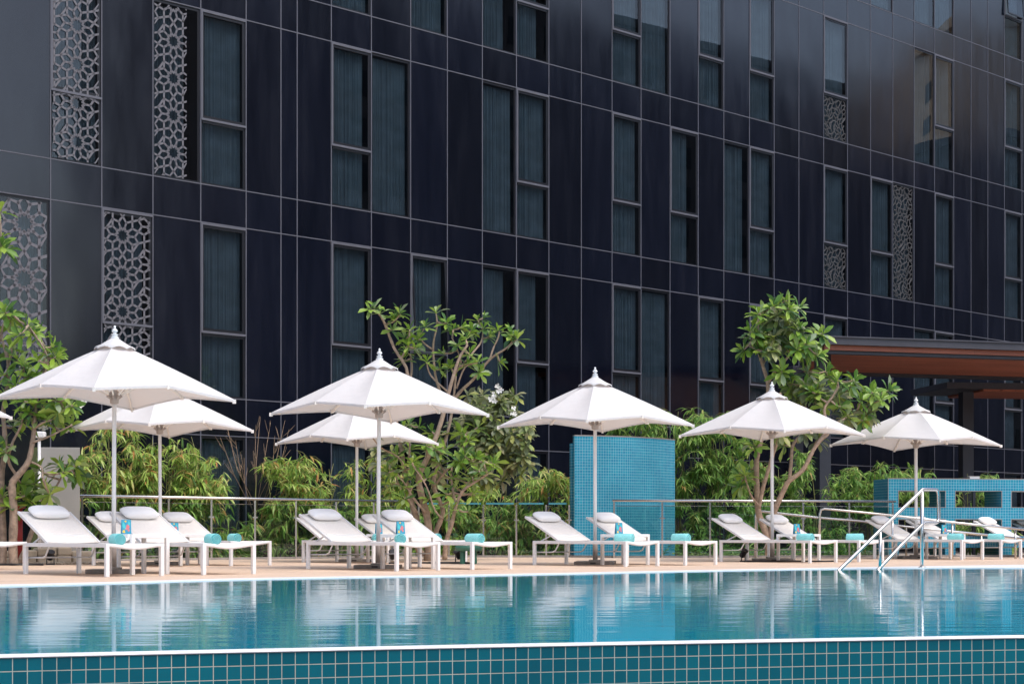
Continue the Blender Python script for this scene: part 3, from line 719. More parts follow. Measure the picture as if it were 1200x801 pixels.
# ------------------------------------------------------------------ parasols
def make_parasol():
    t=thing('parasol','x','parasol',(0,0,0),0,'square white parasols on centre poles')
    RC,RM=1.45,1.04
    def rim(j): return (RC,2.115) if j%2==0 else (RM,2.215)
    zt=2.80
    def edge(phi):                                 # rim point between ribs
        q=phi/(math.pi/4); j=int(q)%8; f=q-int(q)
        r0,z0=rim(j); r1,z1=rim(j+1); a0=j*math.pi/4; a1=a0+math.pi/4
        p0=Vector((r0*math.cos(a0),r0*math.sin(a0),z0)); p1=Vector((r1*math.cos(a1),r1*math.sin(a1),z1))
        p=p0.lerp(p1,f); s=math.sin(math.pi*f)
        return Vector((p.x*(1-.022*s),p.y*(1-.022*s),p.z+.006*s)),s
    mb=MB(); na,nr=6,9; tot=8*na; V=[]
    for i in range(tot):
        e,s=edge(2*math.pi*i/tot)
        for k in range(nr+1):
            f=.055+(1-.055)*k/nr
            sag=-.030*s*math.sin(math.pi*min(1,f*.9))
            V.append(Vector((e.x*f,e.y*f,zt+(e.z-zt)*(f**1.04)+sag+.008*math.sin(math.pi*f)*(1-s*.4))))
    fs=[[i*(nr+1)+k,i*(nr+1)+k+1,((i+1)%tot)*(nr+1)+k+1,((i+1)%tot)*(nr+1)+k] for i in range(tot) for k in range(nr)]
    mb.add(V,fs)
    # short hem
    H=[]
    for i in range(tot):
        e,s=edge(2*math.pi*i/tot); H.append(e); H.append(Vector((e.x*1.001,e.y*1.001,e.z-.030)))
    mb.add(H,[[2*i,2*i+1,2*((i+1)%tot)+1,2*((i+1)%tot)] for i in range(tot)])
    o=mb.build('canopy',M['canopy'],t)
    for p in o.data.polygons: p.use_smooth=True
    es=o.modifiers.new('edge','EDGE_SPLIT'); es.split_angle=R(14)
    # vent cap
    mb=MB(); V=[]; na2=32
    for i in range(na2):
        a=2*math.pi*i/na2; s=abs(math.sin(a*4)); 
        for k,(r,z) in enumerate(((.03,2.855),(.10,2.81),(.17,2.765),(.225+.02*(1-s),2.742-.012*(1-s)),(.228+.022*(1-s),2.712-.012*(1-s)+.02*s))): V.append((r*math.cos(a),r*math.sin(a),z))
    mb.add(V,[[i*5+k,i*5+k+1,((i+1)%na2)*5+k+1,((i+1)%na2)*5+k] for i in range(na2) for k in range(4)],smooth=True)
    mb.build('vent_cap',M['canopy'],t)
    mb=MB(); mb.lathe([(.045,2.835),(.05,2.86),(.03,2.88),(.045,2.895),(.022,2.905),(.018,2.915),(.034,2.928),(.036,2.945),(.020,2.962),(.010,2.968),(.016,2.98),(.013,2.995),(.002,3.005)],n=14); mb.build('finial',M['white'],t)
    mb=MB(); mb.lathe([(.026,.06),(.026,2.78)],n=14); mb.build('pole',M['white'],t)
    mb=MB(); mb.lathe([(.036,.05),(.036,.36),(.030,.37)],n=14); mb.build('pole_sleeve',M['frame_shade'],t)
    mb=MB(); mb.lathe([(.03,2.05),(.052,2.06),(.056,2.12),(.045,2.14),(.052,2.16),(.052,2.20),(.03,2.22)],n=12)
    for i in range(8):
        a=i*math.pi/4; mb.bar((.04*math.cos(a),.04*math.sin(a),2.13),(.085*math.cos(a),.085*math.sin(a),2.16),.02,.05)
    mb.build('hub',M['frame_shade'],t)
    for i in range(8):
        r,z=rim(i); a=i*math.pi/4; d=Vector((math.cos(a),math.sin(a),0))
        mb=MB(); 
        pt=lambda f: d*(r*f)+Vector((0,0,zt+(z-zt)*(f**1.04)+.008*math.sin(math.pi*f)-.030))
        for q in range(5): mb.bar(pt(.04+.955*q/5),pt(.04+.955*(q+1)/5),.018,.026)
        mb.box((r-.03,-.014,z-.045),(r+.012,.014,z+.004),Matrix.Rotation(a,4,'Z'))
        rb=mb.build('rib',M['sling'],t)
        mb=MB(); mb.bar(d*.085+Vector((0,0,2.16)),pt(.46)-Vector((0,0,.012)),.016,.022); mb.build('strut',M['sling'],rb)
    mb=MB(); mb.box((-.29,-.29,0),(.29,.29,.052),bev=.008); mb.box((-.09,-.09,.052),(.09,.09,.075),bev=.006)
    bo=mb.build('base_plate',M['concrete'],t)
    mb=MB(); mb.box((-.05,-.293,.018),(.03,-.285,.040)); mb.build('carry_slot',M['black'],bo)
    return t
UM=make_parasol(); index_kids(UM)
def par(px,v,rot,sxy,sz,lab,first=False):
    s=onv(px,v); p=W(s,v); rz=TH-R(45)+R(rot)
    o=UM if first else dup(UM,p,rz,lab)
    o.location=p; o.rotation_euler=(0,0,rz); o['label']=lab; o.scale=(sxy,sxy,sz)
    o.rotation_euler=(R(rl.uniform(-.5,.5)),R(rl.uniform(-.5,.5)),rz)
    # keep the weighted base square with the deck
par(133,17.85,5.5,.975,.975,'white parasol at the front left, largest canopy, with the left tip at the picture edge',True)
par(443,17.85,-1,1.015,.985,'white parasol at the front standing before the multi-stemmed frangipani')
par(697.5,17.85,-6,1.025,.995,'white parasol standing before the turquoise shower wall')
par(905,17.85,0,1.075,1.01,'white parasol standing before the forked frangipani with dense clustered crown')
par(1073.5,17.85,3,1.11,1.005,'white parasol at the far right above the pierced turquoise wall')
par(188,22.15,7,.955,.955,'white parasol in the back row behind the leftmost large one')
par(418,22.25,0,.93,.93,'white parasol in the back row partly behind the multi-stemmed frangipani side parasol')
par(-106,22.1,0,.955,.955,'white parasol of which only one canopy tip shows at the left edge')

# ------------------------------------------------------------------ balustrades and handrails
def balustrade(name,pts,h,postx,label,rail=True,mat_rail=None):
    t=thing(name,label,'balustrade',pts[0])
    o=Vector(pts[0]); P=[Vector(p)-o for p in pts]
    if rail:
        mb=MB(); mb.tube([p+Vector((0,0,h)) for p in P],.026,10); mb.build('top_rail',M['steel'],t)
    tot=[0]
    for a,b in zip(P[:-1],P[1:]): tot.append(tot[-1]+(b-a).length)
    def pos(d):
        for i in range(len(P)-1):
            if d<=tot[i+1]+1e-6: return P[i].lerp(P[i+1],(d-tot[i])/(tot[i+1]-tot[i]))
        return P[-1]
    for d in postx:
        p=pos(d); mb=MB(); mb.box((p.x-.018,p.y-.018,-.05),(p.x+.018,p.y+.018,h-.03),bev=.003); mb.box((p.x-.05,p.y-.025,h*.68),(p.x+.05,p.y+.025,h*.68+.03)); mb.build('post',M['steel'],t)
    ds=postx
    for a,b in zip(ds[:-1],ds[1:]):
        A=pos(a+.05); B=pos(b-.05); mb=MB(); dd=(B-A).normalized(); nn=Vector((-dd.y,dd.x,0))*.006
        z0,z1=Vector((0,0,.06)),Vector((0,0,h-.10 if rail else h))
        vs=[A-nn+z0,B-nn+z0,B+nn+z0,A+nn+z0,A-nn+z1,B-nn+z1,B+nn+z1,A+nn+z1]
        mb.add(vs,[[0,3,2,1],[0,1,5,4],[1,2,6,5],[2,3,7,6],[3,0,4,7]]); g_=mb.build('glass_panel',M['clear'],t)
        mb=MB(); mb.bar((A+B)/2-(B-A)/2+z1,(A+B)/2+(B-A)/2+z1,.013,.010 if rail else .035); mb.build('glass_edge',M['edgeglass'] if not rail else M['steel'],g_)
    return t
pA=W(onv(93,25.7),25.7); pB=W(onv(486,25.7),25.7); LB=(pB-pA).length
def dx(x): return (W(onv(x,25.7),25.7)-pA).length
balustrade('glass_balustrade',[pA,pB],1.10,[.05]+[dx(x) for x in (136,198,248,299,347,394,438,482)],'steel railed glass balustrade in front of the bamboo on the left')
pC=Vector((1.18,33.72,0)); LC=(pC-pB).length
def dcx(x):
    t=0
    for i in range(2000):
        p=pB.lerp(pC,i/2000)
        if 600+F*p.x/p.y>=x: return LC*i/2000
    return LC
balustrade('frameless_balustrade',[pB,pC],1.06,[.08]+[dcx(x) for x in (526,566.5,605,640)]+[LC-.05],'frameless glass balustrade with green edges between the multi-stemmed tree and shower wall',rail=False)
pD=Vector((1.94,32.95,0)); pE=Vector((7.62,33.9,0)); LD=(pE-pD).length
def ddx(x):
    for i in range(2000):
        p=pD.lerp(pE,i/2000)
        if 600+F*p.x/p.y>=x: return LD*i/2000
    return LD
balustrade('glass_balustrade',[pD,pE],1.105,[.03]+[ddx(x) for x in (776,832,887,941,995)]+[LD-.06],'steel railed glass balustrade starting before the shower wall and running right')
def ramp_rail(label,pts,posts):
    t=thing('ramp_handrail',label,'handrail',pts[0]); o=Vector(pts[0]); P=[Vector(p)-o for p in pts]
    mb=MB(); mb.tube(P,.024,10); mb.build('rail',M['steel'],t)
    for a in posts:
        p=Vector(a)-o; mb=MB(); mb.tube([p,Vector((p.x,p.y,-o.z-.02))],.020,8); mb.build('post',M['steel'],t)
YA=31.2
ptsA=[at(960,655,YA)*1,at(960.5,603,YA),at(962,597,YA),at(966,595.6,YA),at(1050,604,YA+.1),at(1124,612.5,YA+.3),at(1250,625,YA+.6)]
ramp_rail('steel ramp handrail sloping down rightwards, bent down at its upper end, nearer and lower one',ptsA,[at(1046,604,YA+.1),at(1116,611.5,YA+.3),at(1190,620,YA+.5)])
YB=32.2
ptsB=[at(885,654,YB),at(885.5,604,YB),at(887,599.5,YB),at(891,598.6,YB),at(957,606,YB),at(1006,610,YB),at(1060,616.5,YB+.1),at(1250,636,YB+.3)]
ramp_rail('steel ramp handrail sloping down rightwards, starting behind the forked frangipani trunk',ptsB,[at(1062,617,YB+.1),at(1150,626,YB+.2)])
# pool step handrail
pr=thing('pool_handrail','bent stainless steel handrail leading down into the pool','handrail',gr(1080.5,40.3))
o=Vector(pr.location); hd=Vector((4.27-5.6,22.2-23.3,0)).normalized()
def Pp(t,z): return hd*t+Vector((0,0,z))
topz=1.075
def tfor(x,yref=None):
    best=None
    for i in range(-400,1200):
        p=o+hd*(i/300); 
        if best is None or abs(600+F*p.x/p.y-x)<best[0]: best=(abs(600+F*p.x/p.y-x),i/300)
    return best[1]
tE=tfor(984); tF=tfor(1030); tR=tfor(1100)
zl=.615
def arc(c,a0,a1,r,dirs,n=6):
    return [c+dirs[0]*(r*math.cos(a0+(a1-a0)*i/n))+dirs[1]*(r*math.sin(a0+(a1-a0)*i/n)) for i in range(n+1)]
path=[Pp(tE*1.12,-.13),Pp(tE,0.0),Pp(tE*.5,topz*.5),Pp(.05,topz-.045),Pp(.0,topz-.005),Pp(-.06,topz)]
rr=.07
path+=[Pp(tR+rr,topz),Pp(tR+rr*.3,topz-rr*.25),Pp(tR,topz-rr),Pp(tR,zl+rr),Pp(tR+rr*.3,zl+rr*.25),Pp(tR+rr,zl),Pp(-.07,zl),Pp(-.01,zl-.02),Pp(tF*.5,zl*.5),Pp(tF,0),Pp(tF*1.15,-.10)]
mb=MB(); mb.tube(path,.0245,10); mb.build('rail',M['steel'],pr)
mb=MB(); mb.tube([Pp(0,-.2),Pp(0,topz-.02)],.026,10); mb.lathe([(.05,.006),(.05,.016),(.03,.022)],n=12); mb.build('post',M['steel'],pr)
t2=tfor(1031.5); mb=MB(); mb.tube([Pp(t2,-.15),Pp(t2,topz*(1-t2/tE))],.022,10); mb.build('post',M['steel'],pr)

# ------------------------------------------------------------------ mosaic walls
def shower():
    t=thing('shower_wall','tall turquoise mosaic shower wall, gently curved, standing behind a parasol pole','wall',(0,0,0))
    pts=[Vector((1.23,33.6,0)),Vector((1.80,33.78,0)),Vector((2.39,34.1,0)),Vector((2.90,34.58,0)),Vector((3.36,35.2,0))]
    ln=smoothline(pts,5); h=2.39; mb=MB(); d=0; th=.10
    bk=offset(ln,th); tr=MB()
    for i in range(len(ln)-1):
        a,b,c,e=ln[i],ln[i+1],bk[i+1],bk[i]; l=(b-a).length; H=Vector((0,0,h)); B=Vector((0,0,-.06))
        mb.quad(a+B,b+B,b+H,a+H,[(d,-.06),(d+l,-.06),(d+l,h),(d,h)])
        mb.quad(c+B,e+B,e+H,c+H,[(d+l,-.06),(d,-.06),(d,h),(d+l,h)])
        tr.bar(a+H+(e-a)*.5+Vector((0,0,.01)),b+H+(c-b)*.5+Vector((0,0,.01)),th+.012,.022)
        d+=l
    for p,q in ((bk[0],ln[0]),(ln[-1],bk[-1])): mb.quad(p+Vector((0,0,-.06)),q+Vector((0,0,-.06)),q+Vector((0,0,h)),p+Vector((0,0,h)),[(0,0),(th,0),(th,h),(0,h)])
    mb.build('mosaic_face',M['tile_wall'],t); tr.build('top_trim',M['copper'],t)
    # second leaf of the wall, slightly lower, showing as a strip on the left
    l2=[p+Vector((-.06,.16,0)) for p in ln]; b2=offset(l2,.1); mb=MB(); d=0; h2=2.25
    for i in range(len(l2)-1):
        a,b,c,e=l2[i],l2[i+1],b2[i+1],b2[i]; l=(b-a).length; H=Vector((0,0,h2)); B=Vector((0,0,-.06))
        mb.quad(a+B,b+B,b+H,a+H,[(d,0),(d+l,0),(d+l,h2),(d,h2)]); mb.quad(c+B,e+B,e+H,c+H,[(d,0),(d+l,0),(d+l,h2),(d,h2)]); mb.quad(a+H,b+H,c+H,e+H,[(d,0),(d+l,0),(d+l,.1),(d,.1)]); d+=l
    for p,q in ((b2[0],l2[0]),(l2[-1],b2[-1])): mb.quad(p+Vector((0,0,-.06)),q+Vector((0,0,-.06)),q+Vector((0,0,h2)),p+Vector((0,0,h2)),[(0,0),(.1,0),(.1,h2),(0,h2)])
    mb.build('rear_leaf',M['tile_wall'],t)
shower()
def pierced():
    a=Vector((7.54,34.2,0)); d=Vector((2.86,.46,0)).normalized(); ang=math.atan2(d.y,d.x)
    t=thing('pierced_wall','long turquoise mosaic wall pierced by rows of rectangular openings','wall',a,ang)
    H=1.567; T=.80; mb=MB(); Ln=6.0
    cols_=[(.22+1.205*i,.22+1.205*i+.985) for i in range(5)]; rows=[(.01,.187),(.43,.749),(1.003,1.323)]
    X=[0]+[q for c in cols_ for q in c]+[Ln+.4]; Z=[-.06]+[q for r in rows for q in r]+[H]
    hole=lambda i,j: i%2==1 and j%2==1
    for i in range(len(X)-1):
        for j in range(len(Z)-1):
            x0,x1,z0,z1=X[i],X[i+1],Z[j],Z[j+1]
            if hole(i,j):
                for P,uv in ((((x0,0,z0),(x0,T,z0),(x0,T,z1),(x0,0,z1)),[(0,z0),(T,z0),(T,z1),(0,z1)]),(((x1,T,z0),(x1,0,z0),(x1,0,z1),(x1,T,z1)),[(0,z0),(T,z0),(T,z1),(0,z1)]),
                             (((x0,0,z0),(x1,0,z0),(x1,T,z0),(x0,T,z0)),[(x0,0),(x1,0),(x1,T),(x0,T)]),(((x0,T,z1),(x1,T,z1),(x1,0,z1),(x0,0,z1)),[(x0,0),(x1,0),(x1,T),(x0,T)])): mb.quad(*P,uv)
            else:
                mb.quad((x0,0,z0),(x1,0,z0),(x1,0,z1),(x0,0,z1),[(x0,z0),(x1,z0),(x1,z1),(x0,z1)])
                mb.quad((x1,T,z0),(x0,T,z0),(x0,T,z1),(x1,T,z1),[(x1,z0),(x0,z0),(x0,z1),(x1,z1)])
    mb.quad((0,0,H),(X[-1],0,H),(X[-1],T,H),(0,T,H),[(0,0),(X[-1],0),(X[-1],T),(0,T)])
    for x,q in ((0,0),(X[-1],1)): mb.quad((x,T,-.06),(x,0,-.06),(x,0,H),(x,T,H),[(0,-.06),(T,-.06),(T,H),(0,H)])
    mb.build('mosaic_face',M['tile_wall'],t)
    tr=MB(); q=.012
    tr.box((-q/2,-.004,H-.002),(X[-1],.012,H+.012)); tr.box((-q/2,-.004,-.05),(q/2,.006,H-.002))
    for (x0,x1) in cols_:
        for (z0,z1) in rows[1:]:
            tr.box((x0-q,-.004,z0-q),(x1+q,.010,z0)); tr.box((x0-q,-.004,z1),(x1+q,.010,z1+q)); tr.box((x0-q,-.004,z0),(x0,.010,z1)); tr.box((x1,-.004,z0),(x1+q,.010,z1))
    tr.build('opening_trim',M['copper'],t)
pierced()
fl=thing('flood_light','small pale flood light housing behind the top of the pierced wall','lamp',at(1141,563,36.5),R(10))
mb=MB(); mb.box((-.13,-.05,-.05),(.13,.08,.10),bev=.02); mb.build('housing',M['concrete'],fl)
mb=MB(); mb.box((-.03,-.03,-1.66),(.03,.03,-.05)); mb.build('stem',M['metal_dark'],fl)
mb=MB(); mb.box((-.11,-.056,-.03),(.11,-.05,.08)); mb.build('lens',M['white'],fl)

# ------------------------------------------------------------------ pergola
def pergola():
    t=thing('pergola','large dark steel pergola with red wood ceiling before the facade at the right','pergola',(0,0,0))
    a=at(966,400,40.0); dr=Vector((math.cos(R(15.5)),math.sin(R(15.5)),0)); dn=Vector((.08,1,0)).normalized(); z=4.80
    def P(u,v,h): return Vector((a.x,a.y,0))+dr*u+dn*v+Vector((0,0,h))
    U=16
    def slab(mb,u0,u1,v0,v1,z0,z1):
        vs=[P(u0,v0,z0),P(u1,v0,z0),P(u1,v1,z0),P(u0,v1,z0),P(u0,v0,z1),P(u1,v0,z1),P(u1,v1,z1),P(u0,v1,z1)]
        mb.add(vs,[[3,2,1,0],[4,5,6,7],[0,1,5,4],[1,2,6,5],[2,3,7,6],[3,0,4,7]])
    mb=MB(); slab(mb,-.05,U,-.15,5.7,z+.09,z+.27); mb.build('roof_slab',M['fascia'],t)
    mb=MB(); slab(mb,-.09,U,-.19,-.14,z+.25,z+.285); mb.build('drip_edge',M['fascia'],t)
    mb=MB(); slab(mb,0,U,-.02,5.6,z-.03,z+.088); mb.build('wood_ceiling',M['soffit'],t)
    mb=MB(); slab(mb,.06,U,.05,.25,z-.11,z-.032); slab(mb,.06,U,5.2,5.4,z-.12,z-.032); mb.build('beam',M['metal_dark'],t)
    for px,py in ((964,41.0),(932.5,44.6)):
        p=at(px,600,py); mb=MB(); M_=Matrix.Translation((p.x,p.y,0))@Matrix.Rotation(R(15.5),4,'Z'); zt=z-.032 if px>950 else z-.035
        mb.box((-.15,-.15,-1.8),(.15,.15,zt+.06),M_,bev=.01); mb.build('column',M['metal_dark'],t)
pergola()
def canopy2():
    t=thing('walkway_canopy','lower dark walkway canopy on a column behind the pergola','canopy',(0,0,0))
    a=at(1110,447,46.8); ang=R(9); z=4.52
    Mx=Matrix.Translation((a.x,a.y,z))@Matrix.Rotation(ang,4,'Z')
    mb=MB(); mb.box((0,0,-.07),(9,2.6,.10),Mx); mb.build('roof_slab',M['fascia'],t)
    mb=MB(); mb.box((1.1,.10,-.13),(9,2.5,-.072),Mx); mb.build('wood_ceiling',M['soffit'],t)
    mb=MB(); p=at(1132,600,47.4); mb.box((-.16,-.16,-1.8),(.16,.16,z-.132),Matrix.Translation((p.x,p.y,0))@Matrix.Rotation(ang,4,'Z'),bev=.01); mb.build('column',M['metal_dark'],t)
canopy2()

# ------------------------------------------------------------------ small things on the left and on the deck
sp=thing('steel_screen','upright satin steel panel standing behind the left frangipani','screen',at(70,640,27.6)*1,R(8)); sp.location.z=0
mb=MB(); mb.box((-.335,0,-.06),(.315,.035,1.86),bev=.004); mb.build('steel_sheet',M['steelpanel'],sp)
mb=MB(); mb.box((-.45,.02,-.06),(-.338,.055,1.86),bev=.004); mb.build('side_fin',pbr('olive_steel',(.10,.12,.05),.45,metal=.5),sp)
wl=thing('post_lamp','pale lamp head on a slim post at the left behind leaves','lamp',at(46,640,27.0)); wl.location.z=0
mb=MB(); mb.tube([(0,0,0),(0,0,1.98)],.025,8); mb.build('post',M['white'],wl)
mb=MB(); mb.box((-.10,-.06,1.98),(.10,.06,2.08),bev=.02); mb.build('lamp_head',M['white'],wl)
hy=thing('fire_pipe','red vertical fire pipe with flange beside the left trunks','pipe',at(23,660,25.6)); hy.location.z=0
mb=MB(); mb.tube([(0,0,.05),(0,0,.86)],.045,12); mb.build('pipe',M['red'],hy)
mb=MB(); mb.lathe([(.11,0),(.11,.03),(.05,.035)],n=14); mb.lathe([(.05,.84),(.085,.85),(.085,.90),(.04,.93)],n=14); mb.build('flange',M['red'],hy)
mb=MB(); mb.tube([(.04,0,.7),(.13,-.02,.7)],.02,8); mb.lathe([(.045,-.01),(.045,.02)],n=12,M=Matrix.Translation((.14,-.02,.7))@Matrix.Rotation(R(90),4,'Y')); mb.build('valve',M['red'],hy)
st=thing('stone_planter','low pale limestone planter wall with gravel behind the leftmost lounger','planter',W(0,0))
mb=MB(); rs=random.Random(8)
p0=at(-40,657,25.8); p1=at(106,657,26.9); p0.z=p1.z=0; dd=(p1-p0); L0=dd.length; dd.normalize(); nn=Vector((-dd.y,dd.x,0)); x=0
while x<L0:
    w=rs.uniform(.22,.5); w=min(w,L0-x+.05); hh=0
    for row in range(2):
        h=rs.uniform(.09,.13); c=p0+dd*(x+w/2)+nn*rs.uniform(-.02,.02)
        Mx=Matrix.Translation((c.x,c.y,hh+h/2))@Matrix.Rotation(math.atan2(dd.y,dd.x)+R(rs.uniform(-4,4)),4,'Z')
        mb.box((-w/2+.006,-.13,-h/2+.004),(w/2-.006,.13,h/2),Mx,bev=.022); hh+=h
    x+=w
mb.build('stone_wall',M['stone'],st)
mb=MB(); 
for i in range(420):
    u=rs.uniform(0,L0); q=rs.uniform(-.75,-.12); c=p0+dd*u+nn*q; r=rs.uniform(.012,.035)
    mb.lathe([(r*.5,-r*.5),(r,-.1*r),(r*.85,.35*r),(r*.3,.6*r)],c+Vector((0,0,r*.45)),6)
gv=mb.build('gravel',M['gravel'],st); gv['kind']='stuff'
def spotlight(p,lab,rz):
    t=thing('garden_spotlight',lab,'spotlight',p,rz,'black garden spotlights')
    Mx=Matrix.Translation((0,0,.14))@Matrix.Rotation(R(35),4,'X')
    mb=MB(); mb.lathe([(.035,-.07),(.045,-.06),(.052,.05),(.058,.055),(.058,.075),(.046,.078)],n=14,M=Mx); mb.build('lamp_head',M['black'],t)
    mb=MB(); mb.bar((-.055,0,.02),(-.055,0,.15),.012); mb.bar((.055,0,.02),(.055,0,.15),.012); mb.box((-.06,-.03,0),(.06,.03,.022)); mb.build('bracket',M['black'],t)
spotlight(gr(59,36.6),'black garden spotlight on the gravel behind the leftmost lounger',R(30))
spotlight(gr(460,35.5),'black garden spotlight seen between lounger legs before the multi-stemmed tree',R(0))
spotlight(gr(537,35.2),'black garden spotlight beside the green plastic stool',R(-40))
spotlight(gr(883,34.5)+Vector((0,1.2,0)),'black garden spotlight beside the fourth front parasol base',R(50))
def hose(pts,lab):
    o=MB(); o.tube(smoothline(pts,5),.016,6); h=o.build('garden_hose',M['black']); h.location.z=.017; tag(h,lab,'hose')
b0=gr(478,35.6); 
hose([b0+Vector((x,y,0)) for x,y in ((0,0),(.2,.15),(.45,-.05),(.7,.12),(.95,0),(.8,.3),(.5,.25),(.3,.4))],'black hose lying in loops around the multi-stemmed tree foot')
b0=gr(872,33.6); hose([b0+Vector((x,y,0)) for x,y in ((0,0),(.12,.15),(.4,.1),(.9,.2),(1.3,.05),(1.5,.15))],'black cable trailing behind the fourth front parasol base')
b0=gr(2,37.6); hose([b0+Vector((x,y,0)) for x,y in ((-.3,0),(0,.1),(.2,-.02),(.45,.08),(.6,0),(.45,.25),(.1,.2))],'black hose lying before the left frangipani trunks')
gs=thing('plastic_stool','low round green plastic stool behind the lounger foot','stool',gr(549,35.6))
mb=MB(); mb.lathe([(.17,.20),(.205,.205),(.21,.25),(.205,.275),(.17,.285)],n=24); mb.build('seat',M['green'],gs)
for i in range(4):
    a=R(45+90*i); mb=MB(); mb.bar((.13*math.cos(a),.13*math.sin(a),0),(.12*math.cos(a),.12*math.sin(a),.21),.06,.06,bev=.008); mb.build('leg',M['green'],gs)

# ------------------------------------------------------------------ planting
def leaf(mb,base,dirv,up,Ln,wd,droop,obov=True,seg=4):
    d=Vector(dirv).normalized(); sd=d.cross(up)
    if sd.length<1e-3: sd=d.cross(Vector((1,0,0)))
    sd.normalize(); p=Vector(base); vs=[]
    prof=(.12,.50,.92,1.0,.06) if obov else (.35,.95,.85,.55,.03)
    n=len(prof)-1
    for i in range(n+1):
        w=wd*.5*prof[i]; nrm=sd.cross(d); nrm.normalize()
        vs+= [p+sd*w+nrm*w*.35,p.copy(),p-sd*w+nrm*w*.35]
        d=(d+Vector((0,0,-droop/n))).normalized(); p=p+d*(Ln/n)
    fs=[]
    for i in range(n):
        a=3*i; fs+=[[a,a+1,a+4,a+3],[a+1,a+2,a+5,a+4]]
    mb.add(vs,fs,smooth=True)
def rosette(mb,c,ax,n,Ln,rnd,droop=.5,wd=.33,hang=0.0):
    ax=Vector(ax).normalized(); a=ax.cross(Vector((.3,1,.2))).normalized(); b=ax.cross(a); ph=rnd.random()*6
    for i in range(n):
        t=ph+2.39996*i; k=i/n; el=R(72-88*k+rnd.uniform(-10,10))
        d=(a*math.cos(t)+b*math.sin(t))*math.cos(el)+ax*math.sin(el)
        if hang: d=(d+Vector((0,0,-hang*rnd.random()*k))).normalized()
        l=Ln*rnd.uniform(.75,1.15)*(.65+.35*min(1,k*2.5)); 
        leaf(mb,Vector(c)-ax*.05*k,d,ax if abs(d.dot(ax))<.95 else a,l,l*wd*rnd.uniform(.85,1.15),droop*rnd.uniform(.3,1.3))
def flowers(mb,c,rnd,n=5):
    for i in range(n):
        p=Vector(c)+Vector((rnd.uniform(-.07,.07),rnd.uniform(-.07,.07),rnd.uniform(-.05,.06))); q=Vector((rnd.uniform(-.5,.5),-1,rnd.uniform(0,.9))).normalized()
        a=q.cross(Vector((0,0,1))).normalized(); b=q.cross(a)
        for k in range(5):
            t=2*math.pi*k/5+rnd.random(); d=a*math.cos(t)+b*math.sin(t)
            leaf(mb,p,d+q*.35,q,.055,.032,0)
class Jit:
    def __init__(s,Y,seed): s.Y=Y; s.r=random.Random(seed)
    def __call__(s,x,y,dy=0): return at(x,y,s.Y+dy)
def limb(mb,J,pts,r0,r1,d0,d1):
    P=[]; n=len(pts)
    for i,(x,y) in enumerate(pts): P.append(J(x,y,d0+(d1-d0)*i/(n-1)))
    Q=[]
    for i in range(len(P)-1):
        p0=P[max(i-1,0)];p1=P[i];p2=P[i+1];p3=P[min(i+2,len(P)-1)]
        for k in range(4):
            t=k/4; Q.append(.5*((2*p1)+(p2-p0)*t+(2*p0-5*p1+4*p2-p3)*t*t+(3*p1-p0-3*p2+p3)*t**3))
    Q.append(P[-1]); m=len(Q)
    mb.tube(Q,[(r0+(r1-r0)*i/(m-1))*(1+.06*math.sin(i*2.3)) for i in range(m)],7)
    return P
def plumeria(label,Y,seed,limbs,tips,Ln,nleaf,mat,bark,low=None,flo=(),hang=.4):
    J=Jit(Y,seed); r=J.r; base=at(limbs[0][0][0][0],limbs[0][0][0][1],Y); base.z=0
    t=thing('frangipani_tree',label,'tree',(0,0,0))
    tk=MB(); ends={}
    for pts,r0,r1,d0,d1 in limbs: limb(tk,J,pts,r0*.84,r1*.9,d0,d1)
    cr=MB()
    for (x,y,dy) in tips:
        c=J(x,y,dy); 
        # nearest limb point: short twig to it so that no rosette floats
        best=min(tk.v,key=lambda q:(q-c).length)
        if (best-c).length>.06: 
            m_=(best+c)/2+Vector((0,0,-.10*(best-c).length)); tk.tube([best,m_,c],[.020,.016,.013],6)
        ax=(c-best); ax=ax.normalized() if ax.length>.05 else Vector((0,0,1)); ax=(ax*.7+Vector((r.uniform(-.4,.4),r.uniform(-.5,.2),.8))).normalized()
        rosette(cr,c,ax,int(nleaf*r.uniform(.7,1.25)),Ln,r,.55,.34,hang)
    tk.build('trunk',bark,t); cr.build('crown',mat,t)
    if low:
        lo=MB()
        for (x,y,dy) in low:
            c=J(x,y,dy); rosette(lo,c,(r.uniform(-.4,.4),-.4,.7),int(nleaf*1.2),Ln*1.0,r,.9,.36,1.1)
        lo.build('dusty_foliage',M['plumelo'],t)
    if flo:
        fm=MB()
        for (x,y,dy) in flo: flowers(fm,J(x,y,dy),r,3)
        fm.build('blossom',M['flower'],t)
    return t
